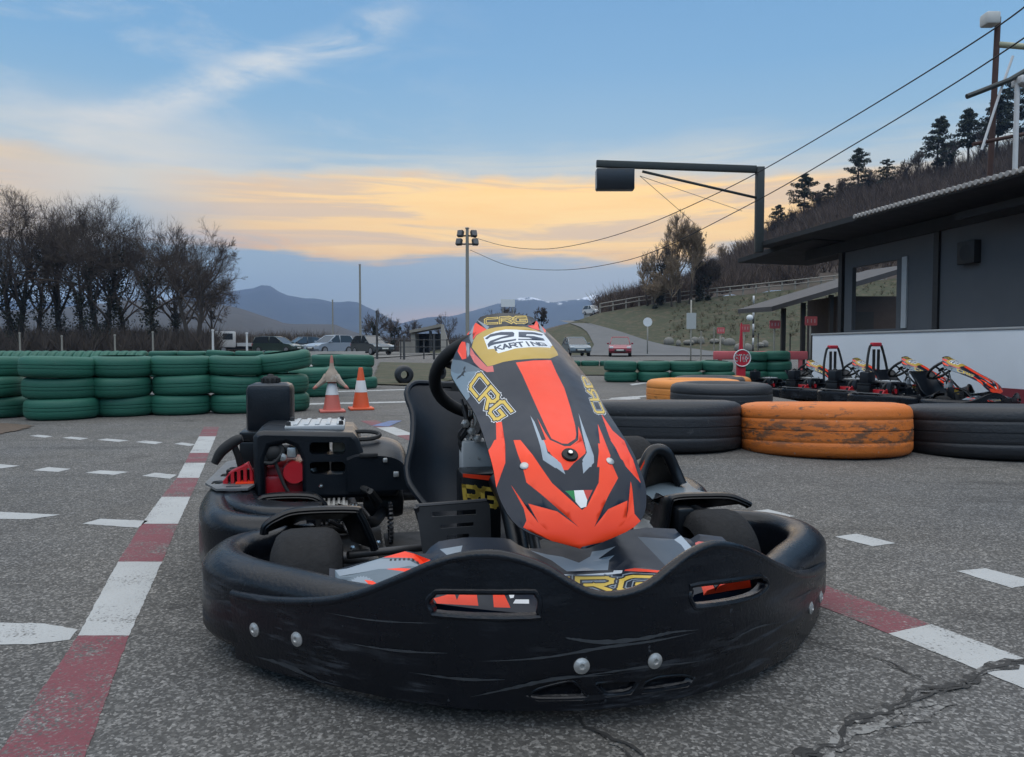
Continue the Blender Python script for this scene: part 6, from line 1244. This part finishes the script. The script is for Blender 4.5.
car('white flatbed truck behind the far tyre row at left', 242, 74, R(-150), (.52, .50, .48), 'truck'); car('dark green estate car beside the white truck', 278, 66, R(-20), (.03, .05, .04), 'wagon'); car('dark saloon between the green estate and the blue-grey car', 300, 68, R(-140), (.04, .045, .05)); car('silver car behind the dark saloon', 311, 76, R(-130), (.33, .34, .35))
car('pale blue-grey hatchback in the front row of parked cars', 330, 58, R(-125), (.25, .29, .34)); car('black car behind the blue-grey hatchback', 350, 66, R(-120), (.02, .02, .022)); car('white-roofed car behind the dark hatchback', 364, 68, R(-60), (.45, .46, .46)); car('dark hatchback, rightmost of the parked cars', 372, 52, R(-50), (.035, .042, .045), sc=.92)
# ================================================================== pavilion on the right
def WX(Y, off=8.): return off - .123 * Y
vd = Vector((-.123, 1, 0)).normalized(); ANG = math.atan(.123)
M_WALLW = mat('white_render', (.74, .76, .78), .85, var=.08, vscale=1.2, bump=.15, bscale=20, c2=(.45, .45, .44), c2amt=.22, c2scale=1.2); M_DARKW = mat('grey_render', (.085, .09, .098), .85, var=.12, vscale=1.5, bump=.15, bscale=20); M_ROOFD = mat('dark_roof_boards', (.018, .019, .021), .8, var=.2, vscale=2); M_POST = mat('black_post_paint', (.012, .012, .013), .6); M_TILE = mat('pale_tiles', (.32, .30, .28), .8, var=.25, vscale=6); M_RB = mat('red_skirting', (.20, .02, .03), .7)
lw = thing('low_white_wall', 'long low white wall with red skirting behind the parked karts', 'wall', (WX(15.3), 15.3, 0), ANG)
bx('wall_body', M_WALLW, lw, 0, .16, -13, 0, -.5, .84, bev=.01); bx('skirting', M_RB, lw, -.012, -.002, -13, -5.0, -.5, .04); bx('coping', mat('coping_concrete', (.42, .42, .41), .85, var=.15, vscale=3), lw, -.02, .18, -13.02, .02, .84, .872, bev=.006)
pv = thing('pavilion', 'dark open-fronted pavilion with black posts and a tiled sloping roof edge', 'building', (WX(15.3), 15.3, 0), ANG)
def ly(Y): return (Y - 15.3) / vd.y   # along the front
for Y in (14.6, 11.9, 10.06, 7.2, 4.5): bx('post', M_POST, pv, .16, .28, ly(Y) - .06, ly(Y) + .06, .0, 2.50)
bx('front_beam', M_ROOFD, pv, .14, .30, ly(2.5), .6, 2.42, 2.62)
g = G(); g.grid([[Vector((-.75, ly(2.2), 2.58)), Vector((-.75, 1.0, 2.74))], [Vector((4.5, ly(2.2), 2.48)), Vector((4.5, 1.0, 2.5))], [Vector((4.5, ly(2.2), 2.56)), Vector((4.5, 1.0, 2.66))], [Vector((-.75, ly(2.2), 2.67)), Vector((-.75, 1.0, 2.83))]], close_u=True, smooth=False)
for y_, za, zb, zc, zd in ((ly(2.2), 2.58, 2.48, 2.56, 2.67), (1.0, 2.74, 2.5, 2.66, 2.83)): g.ngon([(-.75, y_, za), (4.5, y_, zb), (4.5, y_, zc), (-.75, y_, zd)])
rf = g.build('roof', M_ROOFD, pv)
# lower lean-to eave that runs on past the end of the building
g = G(); g.grid([[Vector((-.35, -.6, 2.68)), Vector((-.55, 2.4, 2.56))], [Vector((1.6, -.6, 2.61)), Vector((1.2, 2.4, 2.52))], [Vector((1.6, -.6, 2.71)), Vector((1.2, 2.4, 2.62))], [Vector((-.35, -.6, 2.78)), Vector((-.55, 2.4, 2.66))]], close_u=True, smooth=False); g.ngon([(-.35, -.6, 2.68), (1.6, -.6, 2.61), (1.6, -.6, 2.71), (-.35, -.6, 2.78)]); g.ngon([(-.55, 2.4, 2.56), (1.2, 2.4, 2.52), (1.2, 2.4, 2.62), (-.55, 2.4, 2.66)]); g.build('eave', M_ROOFD, pv)
g = G()
for k in range(104):
    y = ly(12.6) - k * .105; z = 2.80 - .16 * ((y - 1.0) / (ly(2.2) - 1.0)); g.tube([(-.80, y, z), (-.30, y, z - .02)], .038, n=8)
g.build('roof_tiles', M_TILE, pv, angle=50)
bx('fascia', M_ROOFD, pv, -.30, -.2, ly(2.5), ly(10.9), 2.42, 2.52)
bx('rear_wall', M_DARKW, pv, 1.9, 2.05, ly(2.5), ly(12.95), 0, 2.6); bx('end_wall', M_DARKW, pv, .22, 1.9, ly(12.95), ly(12.83), 0, 2.55)
# wall panel with the opening seen between the first two posts
fr = lambda u, v, w: Vector((.20 + w, u, v))
g = G(); a, b = ly(14.5), ly(11.96); g.plate([(b, .84), (a, .84), (a, 2.45), (b, 2.45)], [[(ly(14.25), .92), (ly(12.75), .92), (ly(12.75), 2.1), (ly(14.25), 2.1)]], fr, .08); wp = g.build('wall_panel', M_DARKW, pv, angle=25)
bx('window_jamb', M_GREY, wp, .17, .30, ly(12.75), ly(12.62), .92, 2.12)
for (y0, y1) in ((11.84, 10.13), (9.99, 7.27), (7.13, 4.57)): bx('wall_panel', M_DARKW, pv, .20, .28, ly(y1), ly(y0), 0, 2.45)
for k in range(0): bx('cladding_batten', mat('batten_grey', (.06, .064, .07), .8, var=.15), pv, .285, .299, ly(11.6) - .62 * k - .02, ly(11.6) - .62 * k + .02, .87, 2.42)

g = G(); g.tube([(.28, ly(11.75), 2.3), (.28, ly(11.75), 1.2), (.28, ly(11.75), .9)], .012, n=6); g.build('conduit', M_POLE, pv); bx('socket_box', M_GREY, pv, .25, .30, ly(11.75) - .06, ly(11.75) + .06, 1.5, 1.64, bev=.006)
o = bx('loudspeaker', M_POST, None, -.16, .16, -.18, .18, -.17, .17, bev=.015); Y = 11.2; o.location = (WX(Y) + .25, Y, 2.0); o.rotation_euler = (0, 0, ANG); g = G(); g.lathe([(.001, 0), (.05, .004), (.12, .0), (.13, -.01)], 20, 0, Matrix.Translation((-.16, 0, 0)) @ Matrix.Rotation(R(-90), 4, 'Y')); g.build('speaker_cone', M_ROOFD, o); tag(o, 'black loudspeaker box fixed high on the grey pavilion wall', 'loudspeaker')
# hut behind the pavilion
hu = thing('hut', 'small dark hut with a lean-to roof and open front behind the pavilion', 'hut', (at(835, 347, 19).x, 19, 0), 0); M_HUT = mat('dark_boards', (.05, .035, .03), .85, var=.25, vscale=5)
g = G(); g.grid([[Vector((-1.75, -.4, 1.48)), Vector((1.9, -.4, 2.55))], [Vector((-1.75, 2.4, 1.55)), Vector((1.9, 2.4, 2.65))], [Vector((-1.75, 2.4, 1.67)), Vector((1.9, 2.4, 2.78))], [Vector((-1.75, -.4, 1.60)), Vector((1.9, -.4, 2.68))]], close_u=True, smooth=False); g.ngon([(-1.75, -.4, 1.48), (-1.75, 2.4, 1.55), (-1.75, 2.4, 1.67), (-1.75, -.4, 1.6)]); g.ngon([(1.9, -.4, 2.55), (1.9, 2.4, 2.65), (1.9, 2.4, 2.78), (1.9, -.4, 2.68)]); g.build('roof', mat('old_sheet_roof', (.045, .043, .045), .75, var=.25, vscale=3), hu)
for x in (-1.3, -.8, -.1): bx('post', M_POST, hu, x - .05, x + .05, 0, .1, -.4, 1.58 + (x + 1.3) * .28)
bx('wall', M_HUT, hu, .15, 1.8, .3, 2.2, -.4, 1.9); bx('window', MD, hu, .5, 1.1, .28, .299, .9, 1.5)
# red barrier rail and small tent shape by the hut
o = bx('barrier_rail', M_SP, None, -.9, .9, -.04, .04, 0, .16, bev=.02); o.location = (at(775, 347, 13.6).x, 14.4, .36); tag(o, 'pale red barrier rail behind the stop sign', 'barrier'); bx('leg', M_SP, o, -.8, -.74, -.03, .03, -.5, 0); bx('leg', M_SP, o, .74, .8, -.03, .03, -.5, 0)
# gantry on the roof end
D = 16.; gz = zy(250, D); X = at(757.5, 347, D).x; M_GAN = mat('gantry_steel', (.035, .042, .042), .6, .3, var=.15)
ga = thing('gantry', 'dark steel gantry arm with a black display box over the track', 'gantry', (X, D, 2.6)); zb = zy(172.5, D) - 2.6
bx('post', M_GAN, ga, -.08, .08, -.08, .08, 0, zb + .07, bev=.01); xl = at(595.5, 347, D).x - X
g = G(); g.box(xl, -.08, -.06, .06, zb - .07 + .08, zb + .07 + .08, bev=.01); g.v = [(x, y, z - .06 * (1 + 0 * x)) for x, y, z in g.v]; g.v = [(x, y, z + .12 * (x / xl)) for x, y, z in g.v]; g.build('arm', M_GAN, ga)
x2 = at(632.5, 347, D).x - X; zl = zy(192, D) - 2.6; bx('display_box', mat('display_black', (.010, .012, .016), .35), ga, xl, x2, -.14, .12, zl, zb + .02, bev=.015); bx('box_side', mat('box_side_grey', (.3, .31, .32), .6), ga, xl - .012, xl - .002, -.12, .1, zl + .02, zb)
x3 = at(641, 347, D).x - X; g = G(); g.tube([(x3, 0, zb - .02), (0, 0, zy(200, D) - 2.6)], .028, n=8); g.build('brace', M_GAN, ga)
for (pa, pb) in (((640, 176), (694, 223)), ((640, 176), (742, 211))):
    g = G(); a, b = at(*pa, D), at(*pb, D + 3); g.tube([a - ga.location, b - ga.location], .006, n=5); g.build('stay_wire', M_GAN, ga)
# cables
M_CAB = mat('black_cable', (.02, .02, .022), .7)
def cable(label, pts, r):
    P = smooth_path([at(*p) for p in pts], 8); g = G(); o0 = P[0]; g.tube([p - o0 for p in P], r, n=6); o = g.build('power_cable', M_CAB, loc=o0); tag(o, label, 'cable', 'cables sagging across the sky')
cable('upper black cable running from the floodlight pole to the brown mast', [(469, 236, 32), (505, 246, 28), (545, 249, 25), (590, 242, 22.5), (640, 227, 20), (690, 206, 18), (757, 173, 15.9), (860, 113, 12.4), (988, 33, 9.5), (1060, -22, 8)], .010)
cable('lower black cable passing under the gantry arm', [(470, 250, 32), (510, 266, 28), (560, 270, 25), (610, 264, 22), (660, 249, 19.5), (758, 200, 15.8), (860, 141, 12.5), (960, 80, 10), (1060, 14, 8)], .0095)
# masts on the pavilion roof
M_BRN = mat('rusty_mast', (.06, .03, .025), .8, var=.2); d = 9.8; X = at(990, 347, d).x
ms = thing('roof_mast', 'brown mast with a white floodlight box and pale crossbar on the pavilion roof', 'mast', (X - .06, d, 2.74)); H = zy(24, d) - 2.74
g = G(); g.tube([(0, 0, 0), (.05, 0, H)], .036, n=10); g.build('shaft', M_BRN, ms); bx('floodlight_box', mat('off_white', (.5, .5, .48), .6), ms, -.16, .02, -.12, .06, H - .12, H + .04, bev=.03); g = G(); g.tube([(.05, 0, zy(50, d) - 2.74), (1.1, .1, zy(53, d) - 2.74)], .04, n=8); g.build('crossbar', mat('pale_yellow', (.38, .38, .26), .6), ms)
d = 9.4; X = at(1010, 347, d).x; mw = thing('roof_mast', 'white mast with a lamp and diagonal brace at the right edge of the roof', 'mast', (X, d, 2.74)); H = zy(88, d) - 2.74
g = G(); g.tube([(0, 0, 0), (0, 0, H)], .030, n=10); g.build('shaft', M_WPOLE, mw); g = G(); g.tube([(-.42, 0, .3), (-.2, .02, 1.0), (-.05, .02, 1.45)], .015, n=6); g.build('brace', M_WPOLE, mw); bx('lamp', M_WPOLE, mw, -.02, .35, -.1, .1, H - .02, H + .08, bev=.02); g = G(); g.tube([(-.62, 0, .95), (-.1, 0, 1.15), (.5, 0, 1.5)], .032, n=8); g.build('dark_arm', M_GAN, mw); g = G(); g.tube([(-.5, .05, .38), (.5, .05, .58)], .025, n=6); g.build('handrail', M_BRN, mw)
# ================================================================== parked junior karts
M_PAD = mat('hoop_pad', (.5, .02, .04), .6)
def junior(label, px, d, rz, sc, hoop):
    c = copy_tree(kart); c.location = (at(px, 347, d).x, d, dip(at(px, 347, d).x, d)); c.rotation_euler = (0, 0, rz); c.scale = (sc,) * 3; c['label'] = label; c['group'] = 'rental karts parked along the white wall'
    if hoop:
        g = G(); g.tube(smooth_path([(-.22, 1.15, .30), (-.20, 1.18, .55), (-.14, 1.20, .78), (-.09, 1.2, .84), (.07, 1.2, .84), (.12, 1.20, .78), (.18, 1.18, .55), (.20, 1.15, .30)], 5), .017, n=8); h_ = g.build('roll_hoop', M_MATT, c)
        for x in (-.055, .035): bx('hoop_bar', M_MATT, h_, x - .022, x + .022, 1.185, 1.2, .42, .78)
        bx('hoop_pad', M_PAD, h_, -.10, .08, 1.17, 1.23, .82, .875, bev=.015)
    return c
JK = [('parked kart nearest the camera, at the right edge by the white wall', 1006, 8.5, 22, 1, 0), ('second parked kart from the right, with a roll hoop behind its seat', 957, 9.5, 24, 1, 1), ('middle parked kart with a roll hoop and tall black seat', 897, 10.7, 21, 1, 1), ('fourth parked kart from the right, without a hoop', 846, 11.9, 24, 1, 0), ('furthest parked kart, half hidden by the truck tyres', 803, 13.2, 26, 1, 0)]
for lb, px, d, rz, sc, hp in JK: junior(lb, px, d, R(rz), sc, hp)
# ------------------------------------------------------------------ air
hz = G(); hz.box(-2500, 2500, -40, 3200, -1, 262); ho = hz.build('haze', None or bpy.data.materials.new('haze'), angle=0); hm = ho.data.materials[0]; hm.use_nodes = True; nt = hm.node_tree; nt.nodes.clear()
out = nt.nodes.new('ShaderNodeOutputMaterial'); pv_ = nt.nodes.new('ShaderNodeVolumePrincipled'); pv_.inputs['Color'].default_value = (.36, .54, .90, 1); pv_.inputs['Density'].default_value = .00023; pv_.inputs['Anisotropy'].default_value = .2; nt.links.new(pv_.outputs[0], out.inputs['Volume']); tag(ho, kind='stuff')
# ================================================================== camera, light, sky
cam = bpy.data.cameras.new('camera'); co = bpy.data.objects.new('camera', cam); COL.objects.link(co)
cam.sensor_width = 36; cam.lens = 36 * F_PX / 1024; cam.clip_end = 20000; cam.clip_start = .05
co.location = (0, 0, CAMZ); co.rotation_euler = (R(90) - PITCH, 0, 0); scene.camera = co
vs_ = scene.view_settings; vs_.view_transform = 'Standard'; vs_.look = 'None'; vs_.exposure = EXPO if 'EXPO' in globals() else 0; vs_.gamma = 1; vs_.use_curve_mapping = False
scene.cycles.max_bounces = 5; scene.cycles.diffuse_bounces = 2; scene.cycles.glossy_bounces = 3; scene.cycles.transparent_max_bounces = 8; scene.cycles.volume_bounces = 0
W_ = bpy.data.worlds.new('World'); scene.world = W_; W_.use_nodes = True
def sky():
    nt = W_.node_tree; N = NT(nt); bg = nt.nodes['Background']
    d = N.n('ShaderNodeTexCoord').outputs['Generated']
    sx = N.n('ShaderNodeSeparateXYZ'); nt.links.new(d, sx.inputs[0]); x, y, z = sx.outputs
    h = N.m('SQRT', N.m('ADD', N.m('MULTIPLY', x, x), N.m('MULTIPLY', y, y)))
    e = N.m('DIVIDE', z, N.m('MAXIMUM', h, .001)); az = N.m('ARCTAN2', x, y)
    cv = N.n('ShaderNodeCombineXYZ'); nt.links.new(az, cv.inputs[0]); nt.links.new(e, cv.inputs[1]); P = cv.outputs[0]
    n1 = N.noise(N.scale(P, (3, 10, 1)), 1, 4, .55); n2 = N.noise(N.scale(P, (5, 48, 1), (0, 0, .03)), 1, 5, .6, .6); n3 = N.noise(N.scale(P, (2.2, 7, 1), (0, 0, -.45)), 2.2, 6, .62, .5)
    n4 = N.noise(N.scale(P, (2.2, 30, 1), (0, 0, .02)), 1, 5, .62, .8)
    ew = N.m('MULTIPLY_ADD', N.m('SUBTRACT', n1, .5), .11, e); ew = N.m('MULTIPLY_ADD', N.m('SUBTRACT', n2, .5), .03, ew)
    r = N.n('ShaderNodeValToRGB'); nt.links.new(N.m('MULTIPLY', e, 1.0, clamp=True), r.inputs[0])
    els = r.color_ramp.elements
    for i, (p, c) in enumerate(((0, (.36, .41, .45)), (.05, (.30, .39, .46)), (.12, (.34, .46, .56)), (.24, (.34, .54, .70)), (.36, (.22, .44, .69)), (.52, (.16, .36, .64)), (.75, (.32, .37, .43)), (1, (.40, .41, .42)))):
        el = els[i] if i < 2 else els.new(p)
        el.position = p; el.color = c + (1,)
    col = r.outputs[0]
    nis = N.n('ShaderNodeTexSky', sky_type='NISHITA'); nis.sun_disc = False; nis.sun_elevation = SUN_EL; nis.sun_rotation = SUN_AZ; nis.altitude = 600
    vm = N.n('ShaderNodeVectorMath', operation='SCALE'); nt.links.new(nis.outputs[0], vm.inputs[0]); vm.inputs['Scale'].default_value = .004
    ad = N.n('ShaderNodeMix', data_type='RGBA', blend_type='ADD'); ad.inputs[0].default_value = 1; nt.links.new(col, ad.inputs[6]); nt.links.new(vm.outputs[0], ad.inputs[7]); col = ad.outputs[2]
    # high thin wisps on the left
    lw = N.m('SUBTRACT', 1, N.ss(az, -.35, .05))
    wis = N.m('MULTIPLY', N.m('MULTIPLY', N.ss(n3, .46, .70), lw), N.m('MULTIPLY', N.ss(e, .16, .24), N.m('SUBTRACT', 1, N.ss(e, .40, .56))))
    col = N.mix(N.m('MULTIPLY', wis, .38), col, (.70, .75, .78))
    dl = N.m('SUBTRACT', e, N.m('MULTIPLY_ADD', az, .45, .491)); dl = N.m('MULTIPLY_ADD', N.m('SUBTRACT', n1, .5), .045, dl)
    tr = N.m('MULTIPLY', N.m('SUBTRACT', 1, N.ss(N.m('ABSOLUTE', dl), .004, .036)), N.m('MULTIPLY', N.ss(az, -.75, -.45), N.m('SUBTRACT', 1, N.ss(az, -.2, -.1))))
    col = N.mix(N.m('MULTIPLY', tr, N.m('MULTIPLY', N.ss(n3, .30, .62), 1.0)), col, (.68, .74, .78))
    pl_ = N.m('MULTIPLY', N.m('MULTIPLY', N.ss(e, .15, .2), N.m('SUBTRACT', 1, N.ss(e, .22, .32))), N.m('SUBTRACT', 1, N.ss(az, -.5, -.2)))
    col = N.mix(N.m('MULTIPLY', pl_, N.m('MULTIPLY', N.ss(n1, .35, .62), .85)), col, (.84, .80, .72))
    # pale veil just over the band
    veil = N.m('MULTIPLY', N.ss(ew, .13, .19), N.m('SUBTRACT', 1, N.ss(ew, .21, .29)))
    col = N.mix(N.m('MULTIPLY', veil, N.m('MULTIPLY_ADD', N.ss(n4, .38, .6), .55, .25)), col, (.80, .77, .66))
    # lit cloud bank
    bank = N.m('MULTIPLY', N.ss(ew, .108, .128), N.m('SUBTRACT', 1, N.ss(ew, .203, .228)))
    span = N.m('MULTIPLY', N.ss(az, -.52, -.30), N.m('SUBTRACT', 1, N.ss(az, .36, .62)))
    span = N.m('MAXIMUM', span, N.m('MULTIPLY', N.ss(az, -1.0, -.72), N.m('SUBTRACT', .6, N.m('MULTIPLY', N.ss(az, -.60, -.42), .6))))
    warm = N.m('SUBTRACT', 1, N.ss(N.m('ABSOLUTE', N.m('SUBTRACT', az, .1)), .12, .62))
    cl = N.mix(n2, (1.0, .62, .26), (1.12, .82, .42)); cl2 = N.mix(n2, (1.34, .76, .19), (1.42, 1.0, .38))
    cl = N.mix(warm, cl, cl2); cl = N.mix(N.m('MULTIPLY', N.ss(n4, .46, .60), .62), cl, (.74, .58, .46))
    col = N.mix(N.m('MULTIPLY', N.m('MULTIPLY', bank, span), .93), col, cl)
    # bright rim along the foot of the bank and pink slot by the horizon
    rim = N.m('MULTIPLY', N.ss(ew, .104, .118), N.m('SUBTRACT', 1, N.ss(ew, .122, .14)))
    col = N.mix(N.m('MULTIPLY', N.m('MULTIPLY', rim, span), N.m('MULTIPLY', N.ss(n2, .45, .65), .6)), col, (1.0, .56, .2))
    slot = N.m('MULTIPLY', N.m('MULTIPLY', N.ss(e, .012, .03), N.m('SUBTRACT', 1, N.ss(e, .036, .06))), N.m('MULTIPLY', N.ss(az, -.25, -.02), N.m('SUBTRACT', 1, N.ss(az, .02, .2))))
    col = N.mix(N.m('MULTIPLY', slot, .5), col, (.85, .46, .30))
    # sky brightness boosted out of view, overhead and behind the camera, to lift foreground light
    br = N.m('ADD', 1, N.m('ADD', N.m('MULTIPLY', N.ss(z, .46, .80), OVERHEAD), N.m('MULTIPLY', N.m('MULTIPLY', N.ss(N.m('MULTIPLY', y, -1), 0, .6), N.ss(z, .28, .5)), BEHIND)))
    br = N.m('MULTIPLY', br, N.m('SUBTRACT', 1, N.m('MULTIPLY', N.m('MULTIPLY', N.ss(N.m('MULTIPLY', y, -1), 0, .3), N.m('SUBTRACT', 1, N.ss(z, .16, .36))), .82)))  # low sky behind the camera dimmed to keep reflections on upright faces dark
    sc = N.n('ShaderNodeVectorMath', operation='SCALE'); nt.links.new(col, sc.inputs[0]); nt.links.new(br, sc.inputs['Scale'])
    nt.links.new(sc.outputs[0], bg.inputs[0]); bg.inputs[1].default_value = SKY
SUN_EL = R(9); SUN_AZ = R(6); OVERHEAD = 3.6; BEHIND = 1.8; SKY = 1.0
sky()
sl = bpy.data.lights.new('sun', 'SUN'); sl.energy = .5; sl.angle = R(40); sl.color = (1, .78, .55)
so = bpy.data.objects.new('sun', sl); COL.objects.link(so)
so.rotation_euler = Vector((math.sin(SUN_AZ) * math.cos(SUN_EL), math.cos(SUN_AZ) * math.cos(SUN_EL), math.sin(SUN_EL))).to_track_quat('Z', 'Y').to_euler()
